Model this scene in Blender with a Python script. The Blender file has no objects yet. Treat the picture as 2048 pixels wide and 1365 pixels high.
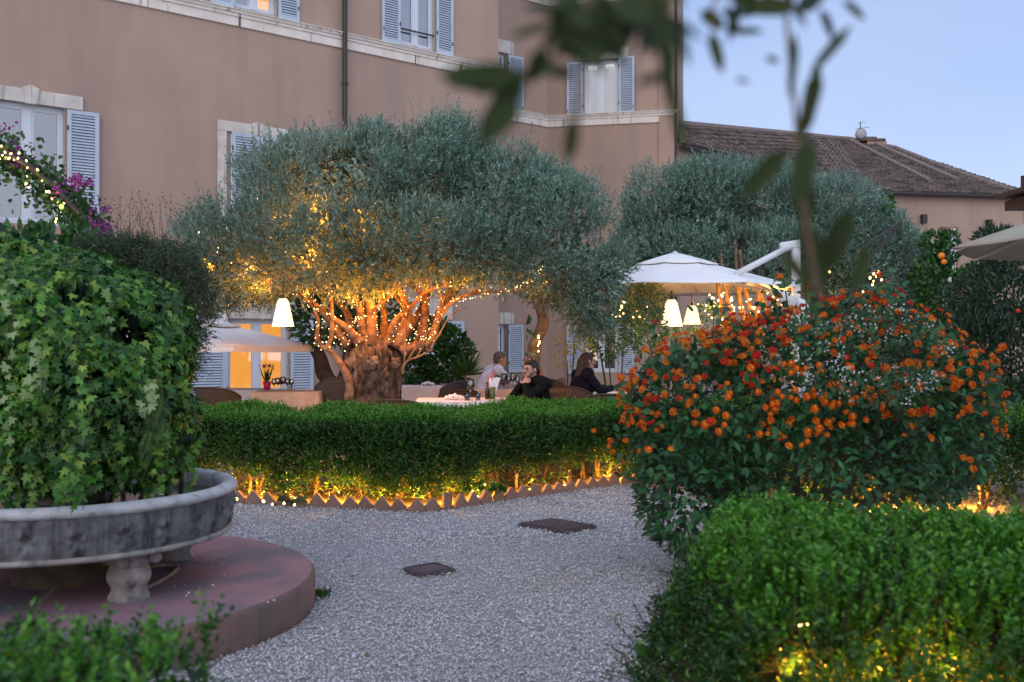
import bpy, math, random
import numpy as np
from mathutils import Vector, Matrix, noise
random.seed(7)
RNG = np.random.default_rng(11)
SC = bpy.context.scene
COL = SC.collection
R = math.radians
F, HY, CH = 1991.0, 697.0, 1.4      # focal length in photo pixels, horizon row, camera height

# ------------------------------------------------------------------ camera, sky, sun, exposure
cam_d = bpy.data.cameras.new('camera'); cam = bpy.data.objects.new('camera', cam_d); COL.objects.link(cam)
cam.location = (0, 0, CH); cam.rotation_euler = (R(90), 0, 0)
cam_d.sensor_width = 36; cam_d.lens = 35.0; cam_d.shift_y = (HY - 682.5) / 2048.0
cam_d.clip_start = .05; cam_d.clip_end = 2000
cam_d.dof.use_dof = True; cam_d.dof.focus_distance = 12.5; cam_d.dof.aperture_fstop = 3.5
SC.camera = cam
w = bpy.data.worlds.new('World'); SC.world = w; w.use_nodes = True
nt = w.node_tree; nt.nodes.clear()
def wn(t, **k):
    n = nt.nodes.new(t)
    for a, b in k.items(): setattr(n, a, b)
    return n
SUN_EL, SUN_ROT = R(4), R(200)
sky = wn('ShaderNodeTexSky', sky_type='NISHITA', sun_disc=False, sun_elevation=SUN_EL, sun_rotation=SUN_ROT, air_density=1.0, dust_density=1.0)
b1 = wn('ShaderNodeBackground'); b1.inputs[1].default_value = .025
nt.links.new(sky.outputs[0], b1.inputs[0])
tc = wn('ShaderNodeTexCoord'); sp = wn('ShaderNodeSeparateXYZ'); nt.links.new(tc.outputs['Generated'], sp.inputs[0])
rp = wn('ShaderNodeValToRGB'); nt.links.new(sp.outputs['Z'], rp.inputs[0])
e = rp.color_ramp.elements
e[0].position = .0; e[0].color = (.60, .72, .98, 1)
e[1].position = .14; e[1].color = (.47, .61, .93, 1)
x = e.new(.34); x.color = (.29, .43, .80, 1)
x = e.new(1.0); x.color = (.58, .70, 1.0, 1)
ns = wn('ShaderNodeTexNoise'); ns.inputs['Scale'].default_value = 2.2; ns.inputs['Detail'].default_value = 3
mp = wn('ShaderNodeMapping'); mp.inputs['Scale'].default_value = (1, 1, 3.2); nt.links.new(tc.outputs['Generated'], mp.inputs[0]); nt.links.new(mp.outputs[0], ns.inputs[0])
cr = wn('ShaderNodeMapRange'); cr.inputs[1].default_value = .35; cr.inputs[2].default_value = .75; nt.links.new(ns.outputs[0], cr.inputs[0])
mxc = wn('ShaderNodeMix', data_type='RGBA'); mxc.inputs[7].default_value = (.56, .64, .84, 1)
mf = wn('ShaderNodeMath', operation='MULTIPLY'); mf.inputs[1].default_value = .5
nt.links.new(cr.outputs[0], mf.inputs[0]); nt.links.new(mf.outputs[0], mxc.inputs[0]); nt.links.new(rp.outputs[0], mxc.inputs[6])
# the west, behind the photographer, is brighter and warmer after sunset
wr = wn('ShaderNodeMapRange'); wr.inputs[1].default_value = .1; wr.inputs[2].default_value = -1.0
wr.inputs[3].default_value = 0; wr.inputs[4].default_value = 1
nt.links.new(sp.outputs['Y'], wr.inputs[0])
mw = wn('ShaderNodeMix', data_type='RGBA'); mw.inputs[7].default_value = (1.22, 1.22, 1.36, 1)
nt.links.new(wr.outputs[0], mw.inputs[0]); nt.links.new(mxc.outputs[2], mw.inputs[6])
b2 = wn('ShaderNodeBackground'); b2.inputs[1].default_value = 1.06; nt.links.new(mw.outputs[2], b2.inputs[0])
ad = wn('ShaderNodeAddShader'); nt.links.new(b1.outputs[0], ad.inputs[0]); nt.links.new(b2.outputs[0], ad.inputs[1])
wo = wn('ShaderNodeOutputWorld'); nt.links.new(ad.outputs[0], wo.inputs[0])
sd = bpy.data.lights.new('sun', 'SUN'); so = bpy.data.objects.new('sun', sd); COL.objects.link(so)
sd.energy = .35; sd.angle = R(25); sd.color = (1, .94, .92)
so.rotation_euler = (R(62), 0, R(-20)); so.location = (0, -5, 30)
SC.view_settings.view_transform = 'Standard'; SC.view_settings.look = 'None'
SC.view_settings.exposure = 0.0; SC.view_settings.gamma = 1
SC.render.engine = 'CYCLES'
cy = SC.cycles
cy.use_denoising = True; cy.max_bounces = 6; cy.diffuse_bounces = 3; cy.glossy_bounces = 3
cy.transmission_bounces = 5; cy.transparent_max_bounces = 8; cy.sample_clamp_indirect = 4
cy.caustics_reflective = False; cy.caustics_refractive = False

# ------------------------------------------------------------------ helpers
def W(px, py, d): return Vector(((px - 1024) * d / F, d, CH - (py - HY) * d / F))
def GD(py, z=0.0): return F * (CH - z) / (py - HY)            # distance of a level-z point seen at row py
def hexv(x): return x if len(x) == 4 else (x[0], x[1], x[2], 1)

class MB:
    def __init__(s): s.v = []; s.f = []; s.mi = []; s.m = 0
    def add(s, vs, fs):
        o = len(s.v); s.v += [tuple(v) for v in vs]
        s.f += [tuple(i + o for i in f) for f in fs]; s.mi += [s.m] * len(fs); return s
    def box(s, c, size, rz=0, M=None, taper=1):
        x, y, z = [a / 2 for a in size]; vs = []
        for dz in (-1, 1):
            t = taper if dz > 0 else 1
            for dx, dy in ((-1, -1), (1, -1), (1, 1), (-1, 1)): vs.append(Vector((dx * x * t, dy * y * t, dz * z)))
        T = Matrix.Translation(c) @ Matrix.Rotation(rz, 4, 'Z')
        if M is not None: T = M @ T
        return s.add([T @ v for v in vs], [(3, 2, 1, 0), (4, 5, 6, 7), (0, 1, 5, 4), (1, 2, 6, 5), (2, 3, 7, 6), (3, 0, 4, 7)])
    def bar(s, a, b, w_, h_=None):                                # straight bar between two points
        a, b = Vector(a), Vector(b); h_ = h_ or w_; d = b - a; L = d.length
        q = d.to_track_quat('Z', 'Y').to_matrix().to_4x4()
        T = Matrix.Translation((a + b) / 2) @ q; x, y, z = w_ / 2, h_ / 2, L / 2
        vs = [T @ Vector((dx * x, dy * y, dz * z)) for dz in (-1, 1) for dx, dy in ((-1, -1), (1, -1), (1, 1), (-1, 1))]
        return s.add(vs, [(3, 2, 1, 0), (4, 5, 6, 7), (0, 1, 5, 4), (1, 2, 6, 5), (2, 3, 7, 6), (3, 0, 4, 7)])
    def tube(s, pts, rad, seg=8, cap=True, wob=0, squash=1):
        pts = [Vector(p) for p in pts]; n = len(pts)
        if not hasattr(rad, '__len__'): rad = [rad] * n
        o = len(s.v); up = None
        for i, p in enumerate(pts):
            d = (pts[min(i + 1, n - 1)] - pts[max(i - 1, 0)])
            d = d.normalized() if d.length > 1e-9 else Vector((0, 0, 1))
            if up is None:
                up = Vector((0, 0, 1)) if abs(d.z) < .9 else Vector((1, 0, 0))
            a = (up - d * up.dot(d)).normalized(); b = d.cross(a); up = a
            for k in range(seg):
                t = 2 * math.pi * k / seg; r = rad[i]
                if wob: r *= 1 + wob * noise.noise(Vector((p.x * 6 + math.cos(t) * 1.3, p.y * 6 + math.sin(t) * 1.3, p.z * 6)))
                s.v.append(tuple(p + a * math.cos(t) * r + b * math.sin(t) * r * squash))
        for i in range(n - 1):
            for k in range(seg):
                k2 = (k + 1) % seg
                s.f.append((o + i * seg + k, o + i * seg + k2, o + (i + 1) * seg + k2, o + (i + 1) * seg + k)); s.mi.append(s.m)
        if cap:
            s.f.append(tuple(o + k for k in range(seg))[::-1]); s.f.append(tuple(o + (n - 1) * seg + k for k in range(seg))); s.mi += [s.m] * 2
        return s
    def lathe(s, prof, c=(0, 0, 0), seg=32, close=False):
        o = len(s.v); n = len(prof); c = Vector(c)
        for r, z in prof:
            for k in range(seg):
                t = 2 * math.pi * k / seg; s.v.append((c.x + r * math.cos(t), c.y + r * math.sin(t), c.z + z))
        for i in range(n if close else n - 1):
            j = (i + 1) % n
            for k in range(seg):
                k2 = (k + 1) % seg
                s.f.append((o + i * seg + k, o + i * seg + k2, o + j * seg + k2, o + j * seg + k)); s.mi.append(s.m)
        return s
    def grid(s, P, wrap=False):                                   # P[i][j] -> points
        o = len(s.v); n = len(P); m = len(P[0])
        for row in P: s.v += [tuple(p) for p in row]
        for i in range(n - 1):
            for j in range(m if wrap else m - 1):
                j2 = (j + 1) % m
                s.f.append((o + i * m + j, o + i * m + j2, o + (i + 1) * m + j2, o + (i + 1) * m + j)); s.mi.append(s.m)
        return s
    def prism(s, poly, z0, z1):
        n = len(poly)
        return s.add([(x, y, z0) for x, y in poly] + [(x, y, z1) for x, y in poly],
                     [tuple(range(n))[::-1], tuple(range(n, 2 * n))] + [(i, (i + 1) % n, n + (i + 1) % n, n + i) for i in range(n)])
    def ball(s, c, r, seg=8, rings=6, sc=(1, 1, 1), M=None):
        c = Vector(c); vs = []; fs = []
        for i in range(rings + 1):
            a = math.pi * i / rings
            for k in range(seg):
                t = 2 * math.pi * k / seg
                v = Vector((math.sin(a) * math.cos(t) * r * sc[0], math.sin(a) * math.sin(t) * r * sc[1], math.cos(a) * r * sc[2]))
                vs.append(c + (M @ v if M is not None else v))
        for i in range(rings):
            for k in range(seg):
                k2 = (k + 1) % seg; fs.append((i * seg + k, (i + 1) * seg + k, (i + 1) * seg + k2, i * seg + k2))
        return s.add(vs, fs)
    def build(s, name, mat, parent=None, smooth=False, bevel=0):
        me = bpy.data.meshes.new(name); me.from_pydata(s.v, [], s.f)
        mats = mat if isinstance(mat, (list, tuple)) else [mat]
        for m in mats: me.materials.append(m)
        if len(mats) > 1: me.polygons.foreach_set('material_index', s.mi)
        if smooth: me.polygons.foreach_set('use_smooth', [True] * len(me.polygons))
        me.update()
        o = bpy.data.objects.new(name, me); COL.objects.link(o)
        if bevel:
            b = o.modifiers.new('bevel', 'BEVEL'); b.width = bevel; b.segments = 2; b.limit_method = 'ANGLE'
        if parent is not None: o.parent = parent
        return o

def tag(o, label=None, cat=None, group=None, kind=None):
    for k, v in (('label', label), ('category', cat), ('group', group), ('kind', kind)):
        if v: o[k] = v
    return o
def thing(name, label, cat, loc=(0, 0, 0), rz=0, group=None):
    o = bpy.data.objects.new(name, None); COL.objects.link(o); o.location = loc; o.rotation_euler = (0, 0, rz)
    o.empty_display_size = .1
    return tag(o, label, cat, group)
def local(par, o):      # parts are modelled in world space: keep them where they are under a moved parent
    o.matrix_parent_inverse = (Matrix.Translation(par.location) @ par.rotation_euler.to_matrix().to_4x4()).inverted(); return o
def copy_tree(o, parent=None):
    c = o.copy(); COL.objects.link(c); c.parent = parent
    for ch in list(o.children): copy_tree(ch, c)
    return c

# ---------------- materials
def mat(name, col, rough=.7, col2=None, nscale=5, bump=0, bscale=30, metal=0, detail=4, spec=.5, coord='Object', contrast=(.35, .65), stain=None, sscale=2):
    m = bpy.data.materials.new(name); m.use_nodes = True; t = m.node_tree; p = t.nodes['Principled BSDF']
    p.inputs['Roughness'].default_value = rough; p.inputs['Metallic'].default_value = metal
    p.inputs['Specular IOR Level'].default_value = spec
    p.inputs['Base Color'].default_value = hexv(col)
    tcn = t.nodes.new('ShaderNodeTexCoord')
    out = None
    if col2:
        n = t.nodes.new('ShaderNodeTexNoise'); n.inputs['Scale'].default_value = nscale; n.inputs['Detail'].default_value = detail
        t.links.new(tcn.outputs[coord], n.inputs[0])
        mr = t.nodes.new('ShaderNodeMapRange'); mr.inputs[1].default_value = contrast[0]; mr.inputs[2].default_value = contrast[1]
        t.links.new(n.outputs[0], mr.inputs[0])
        mx = t.nodes.new('ShaderNodeMix'); mx.data_type = 'RGBA'; mx.inputs[6].default_value = hexv(col); mx.inputs[7].default_value = hexv(col2)
        t.links.new(mr.outputs[0], mx.inputs[0]); out = mx.outputs[2]
    if stain:
        mpn = t.nodes.new('ShaderNodeMapping'); mpn.inputs['Scale'].default_value = stain[1]; t.links.new(tcn.outputs[coord], mpn.inputs[0])
        n2 = t.nodes.new('ShaderNodeTexNoise'); n2.inputs['Scale'].default_value = sscale; n2.inputs['Detail'].default_value = 5
        t.links.new(mpn.outputs[0], n2.inputs[0])
        m2 = t.nodes.new('ShaderNodeMapRange'); m2.inputs[1].default_value = stain[2]; m2.inputs[2].default_value = stain[3]
        t.links.new(n2.outputs[0], m2.inputs[0])
        mx2 = t.nodes.new('ShaderNodeMix'); mx2.data_type = 'RGBA'
        if out: t.links.new(out, mx2.inputs[6])
        else: mx2.inputs[6].default_value = hexv(col)
        mx2.inputs[7].default_value = hexv(stain[0]); t.links.new(m2.outputs[0], mx2.inputs[0]); out = mx2.outputs[2]
    if out: t.links.new(out, p.inputs['Base Color'])
    if bump:
        n = t.nodes.new('ShaderNodeTexNoise'); n.inputs['Scale'].default_value = bscale; n.inputs['Detail'].default_value = 5
        t.links.new(tcn.outputs[coord], n.inputs[0])
        b = t.nodes.new('ShaderNodeBump'); b.inputs['Strength'].default_value = bump; b.inputs['Distance'].default_value = .02
        t.links.new(n.outputs[0], b.inputs['Height']); t.links.new(b.outputs[0], p.inputs['Normal'])
    return m
def leafmat(name, cols, back=None, rough=.45, transl=.25, clump=None, cscale=2.5, camt=.6):
    m = bpy.data.materials.new(name); m.use_nodes = True; t = m.node_tree; p = t.nodes['Principled BSDF']
    p.inputs['Roughness'].default_value = rough; p.inputs['Specular IOR Level'].default_value = .35
    g = t.nodes.new('ShaderNodeNewGeometry'); rp = t.nodes.new('ShaderNodeValToRGB')
    t.links.new(g.outputs['Random Per Island'], rp.inputs[0])
    el = rp.color_ramp.elements
    el[0].color = hexv(cols[0]); el[1].color = hexv(cols[-1]); el[0].position = 0; el[1].position = 1
    for i, c in enumerate(cols[1:-1]):
        q = el.new((i + 1) / (len(cols) - 1)); q.color = hexv(c)
    out = rp.outputs[0]
    if clump:
        tcn = t.nodes.new('ShaderNodeTexCoord'); n = t.nodes.new('ShaderNodeTexNoise'); n.inputs['Scale'].default_value = cscale
        t.links.new(tcn.outputs['Object'], n.inputs[0])
        mr = t.nodes.new('ShaderNodeMapRange'); mr.inputs[1].default_value = .42; mr.inputs[2].default_value = .62; mr.inputs[4].default_value = camt
        t.links.new(n.outputs[0], mr.inputs[0])
        mx = t.nodes.new('ShaderNodeMix'); mx.data_type = 'RGBA'; t.links.new(mr.outputs[0], mx.inputs[0]); t.links.new(out, mx.inputs[6])
        mx.inputs[7].default_value = hexv(clump); out = mx.outputs[2]
    if back:
        mx = t.nodes.new('ShaderNodeMix'); mx.data_type = 'RGBA'; t.links.new(g.outputs['Backfacing'], mx.inputs[0]); t.links.new(out, mx.inputs[6])
        mx.inputs[7].default_value = hexv(back); out = mx.outputs[2]
    t.links.new(out, p.inputs['Base Color'])
    tr = t.nodes.new('ShaderNodeBsdfTranslucent'); t.links.new(out, tr.inputs[0])
    ms = t.nodes.new('ShaderNodeMixShader'); ms.inputs[0].default_value = transl
    t.links.new(p.outputs[0], ms.inputs[1]); t.links.new(tr.outputs[0], ms.inputs[2]); t.links.new(ms.outputs[0], t.nodes['Material Output'].inputs[0])
    return m
def emit(name, col, s, sample=False):
    m = bpy.data.materials.new(name); m.use_nodes = True; t = m.node_tree; t.nodes.clear()
    e_ = t.nodes.new('ShaderNodeEmission'); e_.inputs[0].default_value = hexv(col); e_.inputs[1].default_value = s
    o = t.nodes.new('ShaderNodeOutputMaterial'); t.links.new(e_.outputs[0], o.inputs[0])
    m.cycles.emission_sampling = 'AUTO' if sample else 'NONE'
    return m
def glassmat(name, tint=(.9, .95, 1), rough=.02):
    m = bpy.data.materials.new(name); m.use_nodes = True; p = m.node_tree.nodes['Principled BSDF']
    p.inputs['Base Color'].default_value = hexv(tint); p.inputs['Roughness'].default_value = rough
    p.inputs['Transmission Weight'].default_value = 1; p.inputs['IOR'].default_value = 1.45
    return m
def point(loc, e_, col=(1, .55, .18), r=.05, parent=None, name='lamp_light'):
    l = bpy.data.lights.new(name, 'POINT'); l.energy = e_; l.color = col; l.shadow_soft_size = r
    o = bpy.data.objects.new(name, l); COL.objects.link(o); o.location = loc
    if parent is not None: o.parent = parent; local(parent, o)
    return o

M = {}
M['wall'] = mat('stucco', (.37, .262, .208), .9, (.40, .285, .228), .8, .25, 25, stain=((.30, .228, .195), (1, 1, .14), .46, .78), sscale=1.3)
M['stone'] = mat('travertine', (.62, .60, .56), .8, (.50, .47, .42), 3, .3, 20, stain=((.22, .19, .16), (6, 6, .5), .56, .74), sscale=1.6)
M['shutter'] = mat('shutter_paint', (.46, .54, .65), .5, (.40, .48, .59), 4)
M['frame'] = mat('window_paint', (.60, .66, .74), .45)
M['reveal'] = mat('reveal', (.42, .40, .38), .9)
M['pane'] = mat('window_glass', (.03, .04, .05), .06, spec=1.0)
M['curtain'] = mat('curtain', (.20, .18, .17), .9, (.13, .12, .11), 8)
M['iron'] = mat('dark_iron', (.035, .028, .027), .5, (.05, .04, .04), 12, metal=.3)
M['tile'] = mat('roof_tile', (.17, .125, .105), .9, (.06, .05, .045), 1.3, .6, 9, stain=((.24, .22, .21), (1, 1, 1), .58, .72), sscale=5)
M['ridge'] = mat('ridge_mortar', (.27, .20, .175), .9, (.17, .135, .12), 5)
M['fstone'] = mat('fountain_stone', (.18, .188, .20), .85, (.09, .094, .102), 9, .4, 45, stain=((.035, .036, .04), (2, 2, .7), .5, .68), sscale=6)
M['rim'] = mat('rim_stone', (.50, .51, .53), .8, (.36, .37, .39), 9, .4, 60, stain=((.22, .22, .22), (1, 1, 1), .58, .7), sscale=14)
M['fleg'] = mat('leg_stone', (.36, .34, .31), .85, (.20, .19, .18), 8, .4, 40, stain=((.09, .09, .1), (2, 2, 1), .55, .7), sscale=5)
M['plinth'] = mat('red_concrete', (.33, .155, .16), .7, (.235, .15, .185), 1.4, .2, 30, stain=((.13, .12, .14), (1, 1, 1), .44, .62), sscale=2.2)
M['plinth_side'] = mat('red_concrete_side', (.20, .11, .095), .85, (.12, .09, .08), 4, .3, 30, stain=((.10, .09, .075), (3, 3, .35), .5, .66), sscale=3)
M['terra'] = mat('terracotta', (.30, .175, .13), .9, (.20, .14, .12), 12, .35, 60)
M['stonegrav'] = None
M['bark'] = mat('olive_bark', (.13, .098, .075), .95, (.03, .022, .018), 9, 1.0, 26, contrast=(.40, .60), stain=((.24, .205, .17), (6, 6, .7), .54, .70), sscale=2)
M['bark2'] = mat('branch_bark', (.25, .165, .105), .9, (.12, .075, .05), 11, .9, 30, contrast=(.42, .62))
M['darkbark'] = mat('dark_bark', (.06, .055, .055), .9, (.03, .027, .027), 9, .5, 30)
M['stem'] = mat('green_stem', (.05, .05, .022), .8); M['olivetwig'] = mat('olive_twig', (.07, .085, .06), .8)
M['soil_and_shade'] = mat('soil_and_shade', (.07, .055, .04), 1, (.12, .09, .06), 9, .6, 25)
M['white'] = mat('white_canvas', (.86, .87, .88), .85, (.80, .81, .83), 3)
M['whitemetal'] = mat('white_metal', (.68, .70, .74), .4)
M['cloth'] = mat('table_linen', (.84, .84, .88), .9, (.76, .75, .80), 6)
M['cloth_b'] = mat('beige_linen', (.72, .55, .42), .9, (.62, .47, .36), 6)
M['wood'] = mat('dark_wood', (.12, .06, .035), .6, (.07, .04, .025), 6)
M['rattan'] = mat('brown_rattan', (.10, .06, .035), .7, (.05, .03, .02), 60, .5, 90)
M['rattan_g'] = mat('grey_rattan', (.10, .10, .115), .7, (.06, .06, .07), 60, .5, 90)
M['glass'] = glassmat('clear_glass')
t_ = M['glass'].node_tree; a_ = t_.nodes.new('ShaderNodeBsdfTransparent'); b_ = t_.nodes.new('ShaderNodeBsdfGlossy'); b_.inputs['Roughness'].default_value = .05; c_ = t_.nodes.new('ShaderNodeMixShader'); d_ = t_.nodes.new('ShaderNodeFresnel'); d_.inputs[0].default_value = 2.2
t_.links.new(d_.outputs[0], c_.inputs[0]); t_.links.new(a_.outputs[0], c_.inputs[1]); t_.links.new(b_.outputs[0], c_.inputs[2]); t_.links.new(c_.outputs[0], t_.nodes['Material Output'].inputs[0])
M['bulb'] = emit('fairy_bulb', (1, .58, .22), 10)
M['bulb_y'] = emit('fairy_bulb_yellow', (1, .66, .22), 8)
M['wire'] = mat('wire', (.02, .025, .02), .6)
M['skin'] = mat('skin', (.52, .29, .21), .55, (.47, .25, .18), 12)
M['black'] = mat('black_fabric', (.005, .005, .006), .9, (.009, .009, .010), 10, .3, 30, spec=.15)
M['navy'] = mat('navy_fabric', (.006, .007, .014), .9, (.010, .011, .02), 10, .3, 30, spec=.15)
M['shirt'] = mat('pale_blue_shirt', (.62, .70, .86), .85, (.52, .60, .76), 7, .3, 18)
M['red'] = mat('dull_red_shirt', (.22, .07, .055), .85)
M['hair'] = mat('black_hair', (.008, .006, .005), .5, bump=.6, bscale=90)
M['hairb'] = mat('brown_hair', (.035, .018, .012), .5, bump=.6, bscale=90)
M['hairg'] = mat('grey_hair', (.13, .12, .125), .6, (.06, .055, .055), 40, bump=.6, bscale=90)
M['dark'] = mat('dark_trousers', (.02, .02, .025), .9)

# leaf materials (colours are the leaves' own, but for the shaded inner box leaf)
M['olive'] = leafmat('olive_leaf', [(.04, .10, .065), (.075, .17, .12), (.13, .25, .18), (.32, .46, .37)], back=(.25, .38, .31), rough=.4, transl=.12, clump=(.045, .085, .065), cscale=1.3, camt=.45)
M['box'] = leafmat('box_leaf', [(.014, .065, .009), (.03, .115, .014), (.06, .18, .022)], rough=.35, transl=.2, clump=(.02, .05, .012), cscale=3)
M['shadebox'] = leafmat('shaded_box_leaf', [(.008, .03, .008), (.015, .05, .012)], rough=.6, transl=.1)  # darker copy of the box leaf, hedge-interior shade put into its colour
M['boxtip'] = leafmat('box_new_leaf', [(.045, .17, .012), (.085, .27, .02), (.15, .40, .04)], rough=.35, transl=.3)
M['ivy'] = leafmat('ivy_leaf', [(.012, .06, .015), (.035, .15, .02), (.075, .25, .03), (.12, .32, .04), (.30, .44, .07)], rough=.4, transl=.22, clump=(.02, .06, .02), cscale=4)
M['ivy_pale'] = leafmat('ivy_pale_leaf', [(.22, .34, .12), (.32, .46, .22)], rough=.4, transl=.3)
M['fern'] = leafmat('fern_leaf', [(.03, .09, .02), (.07, .17, .035)], rough=.5, transl=.3)
M['wisp'] = leafmat('wispy_leaf', [(.02, .05, .018), (.045, .085, .03), (.10, .14, .07)], rough=.6, transl=.1)
M['lant'] = leafmat('lantana_leaf', [(.016, .07, .026), (.032, .13, .045), (.06, .20, .06)], back=(.06, .15, .08), rough=.45, transl=.2, clump=(.03, .06, .015), cscale=2)
M['broad'] = leafmat('broad_leaf', [(.012, .06, .015), (.025, .10, .022), (.05, .17, .03)], rough=.3, transl=.2)
M['oleander'] = leafmat('oleander_leaf', [(.012, .035, .018), (.02, .055, .028), (.035, .08, .04)], rough=.45, transl=.15)
M['yellowleaf'] = leafmat('yellow_leaf', [(.30, .30, .03), (.50, .42, .05)], rough=.5, transl=.3)
M['near'] = leafmat('near_leaf', [(.012, .03, .003), (.022, .05, .005), (.04, .055, .006)], rough=.5, transl=.12)
M['boug'] = leafmat('bougainvillea_leaf', [(.02, .07, .02), (.05, .13, .03)], rough=.4, transl=.25)
M['bract'] = leafmat('bougainvillea_bract', [(.18, .02, .20), (.32, .04, .34), (.42, .08, .30)], rough=.6, transl=.3)
M['orange_fl'] = leafmat('lantana_flower', [(.82, .075, .005), (.88, .15, .006), (.92, .44, .03)], rough=.6, transl=.2)
M['red_fl'] = leafmat('lantana_red_flower', [(.55, .015, .015), (.72, .035, .012), (.80, .07, .02)], rough=.6, transl=.2)
M['white_fl'] = leafmat('jasmine_flower', [(.62, .66, .66), (.75, .78, .76)], rough=.6, transl=.2)

# ---------------- vectorised foliage
def vnoise(P, s, seed=0):
    Q = P * s + seed * 17.3; I = np.floor(Q).astype(np.int64); f = Q - I; f = f * f * (3 - 2 * f)
    def h(i, j, k):
        n = (i * 73856093) ^ (j * 19349663) ^ (k * 83492791) ^ (seed * 2654435)
        n = (n ^ (n >> 13)) * 1274126177; return ((n ^ (n >> 16)) & 0xffff) / 65535.0
    r = 0
    for a in (0, 1):
        for b in (0, 1):
            for c in (0, 1):
                wgt = (f[:, 0] if a else 1 - f[:, 0]) * (f[:, 1] if b else 1 - f[:, 1]) * (f[:, 2] if c else 1 - f[:, 2])
                r = r + wgt * h(I[:, 0] + a, I[:, 1] + b, I[:, 2] + c)
    return r
def nrm(a): return a / (np.linalg.norm(a, axis=-1, keepdims=True) + 1e-9)
def rdir(n): return nrm(RNG.normal(size=(n, 3)))
T_OVAL = ([(0, 0, 0), (.3, .5, .16), (.72, .42, .12), (1, 0, -.08), (.72, -.42, .12), (.3, -.5, .16)], [(0, 1, 2, 3), (0, 3, 4, 5)])
T_DIA = ([(0, 0, 0), (.45, .5, .12), (1, 0, 0), (.45, -.5, .12)], [(0, 1, 2), (0, 2, 3)])
T_IVY = ([(0, 0, 0), (-.12, .22, .02), (.02, .5, -.06), (.22, .26, .04), (.55, .48, -.05), (.55, .17, .05), (1, 0, -.1), (.55, -.17, .05), (.55, -.48, -.05), (.22, -.26, .04), (.02, -.5, -.06), (-.12, -.22, .02)],
         [(0, 1, 2, 3), (0, 3, 4, 5), (0, 5, 6), (0, 6, 7), (0, 7, 8, 9), (0, 9, 10, 11)])
T_BIG = ([(0, 0, 0), (.15, .38, .1), (.5, .5, .14), (.85, .22, .05), (1.05, 0, -.14), (.85, -.22, .05), (.5, -.5, .14), (.15, -.38, .1), (.5, 0, .02)],
         [(0, 1, 2, 8), (8, 2, 3, 4), (8, 4, 5, 6), (0, 8, 6, 7)])
T_STAR = ([(0, 0, 0), (.5, .08, .05), (.15, .12, 0), (.22, .5, .05), (-.04, .16, 0), (-.4, .32, .05), (-.16, .03, 0), (-.4, -.3, .05), (-.02, -.14, 0), (.25, -.46, .05), (.14, -.1, 0)],
          [(0, 10, 1, 2), (0, 2, 3, 4), (0, 4, 5, 6), (0, 6, 7, 8), (0, 8, 9, 10)])
def leaves(name, C, D, N, L, Wd, T, mt, parent=None, smooth=False):
    n = len(C); tv, tf = T; tv = np.array(tv, float); k = len(tv)
    L = np.broadcast_to(np.asarray(L, float), (n,)); Wd = np.broadcast_to(np.asarray(Wd, float), (n,))
    D = nrm(D); S = nrm(np.cross(D, N)); U = np.cross(S, D)
    V = C[:, None, :] + D[:, None, :] * (tv[None, :, 0:1] * L[:, None, None]) + S[:, None, :] * (tv[None, :, 1:2] * Wd[:, None, None]) + U[:, None, :] * (tv[None, :, 2:3] * Wd[:, None, None])
    V = V.reshape(-1, 3)
    lens = np.array([len(f) for f in tf]); flat = np.concatenate([np.array(f) for f in tf])
    idx = (np.arange(n)[:, None] * k + flat[None, :]).reshape(-1)
    tot = np.tile(lens, n); st = np.concatenate([[0], np.cumsum(tot)[:-1]])
    me = bpy.data.meshes.new(name)
    me.vertices.add(len(V)); me.vertices.foreach_set('co', V.astype(np.float32).ravel())
    me.loops.add(len(idx)); me.loops.foreach_set('vertex_index', idx.astype(np.int32))
    me.polygons.add(len(tot)); me.polygons.foreach_set('loop_start', st.astype(np.int32)); me.polygons.foreach_set('loop_total', tot.astype(np.int32))
    me.materials.append(mt); me.update(calc_edges=True)
    o = bpy.data.objects.new(name, me); COL.objects.link(o)
    if parent is not None: o.parent = parent; local(parent, o)
    return o
def sprigs(P, A, length, k, spread=.9, jit=.25, start=.1):
    """k leaves in pairs along twigs rooted at P with axis A -> leaf roots, directions, normals"""
    n = len(P); A = nrm(A); ref = rdir(n); X = nrm(np.cross(A, ref)); Y = np.cross(A, X)
    Ln = np.broadcast_to(np.asarray(length, float), (n,))
    t = start + (1 - start) * (np.arange(k) // 2 * 2 + .5) / k; ang = (np.arange(k) % 2) * np.pi + (np.arange(k) // 2) * 1.9
    ang = ang[None, :] + RNG.uniform(-.5, .5, (n, k))
    C = P[:, None, :] + A[:, None, :] * (t[None, :, None] * Ln[:, None, None])
    side = X[:, None, :] * np.cos(ang)[..., None] + Y[:, None, :] * np.sin(ang)[..., None]
    D = A[:, None, :] * (1 - .35 * spread) + side * spread + RNG.normal(size=(n, k, 3)) * jit
    N = A[:, None, :] * .8 - side * .2 + RNG.normal(size=(n, k, 3)) * .3
    return C.reshape(-1, 3), D.reshape(-1, 3), N.reshape(-1, 3)
def twigmesh(name, P, A, Ln, r, mt, parent=None):
    D = nrm(A); T = ([(0, .5, 0), (0, -.25, .43), (0, -.25, -.43), (1, .2, 0), (1, -.1, .17), (1, -.1, -.17)], [(0, 1, 4, 3), (1, 2, 5, 4), (2, 0, 3, 5)])
    return leaves(name, P, D, rdir(len(P)), Ln, np.full(len(P), r * 2), T, mt, parent)
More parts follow.
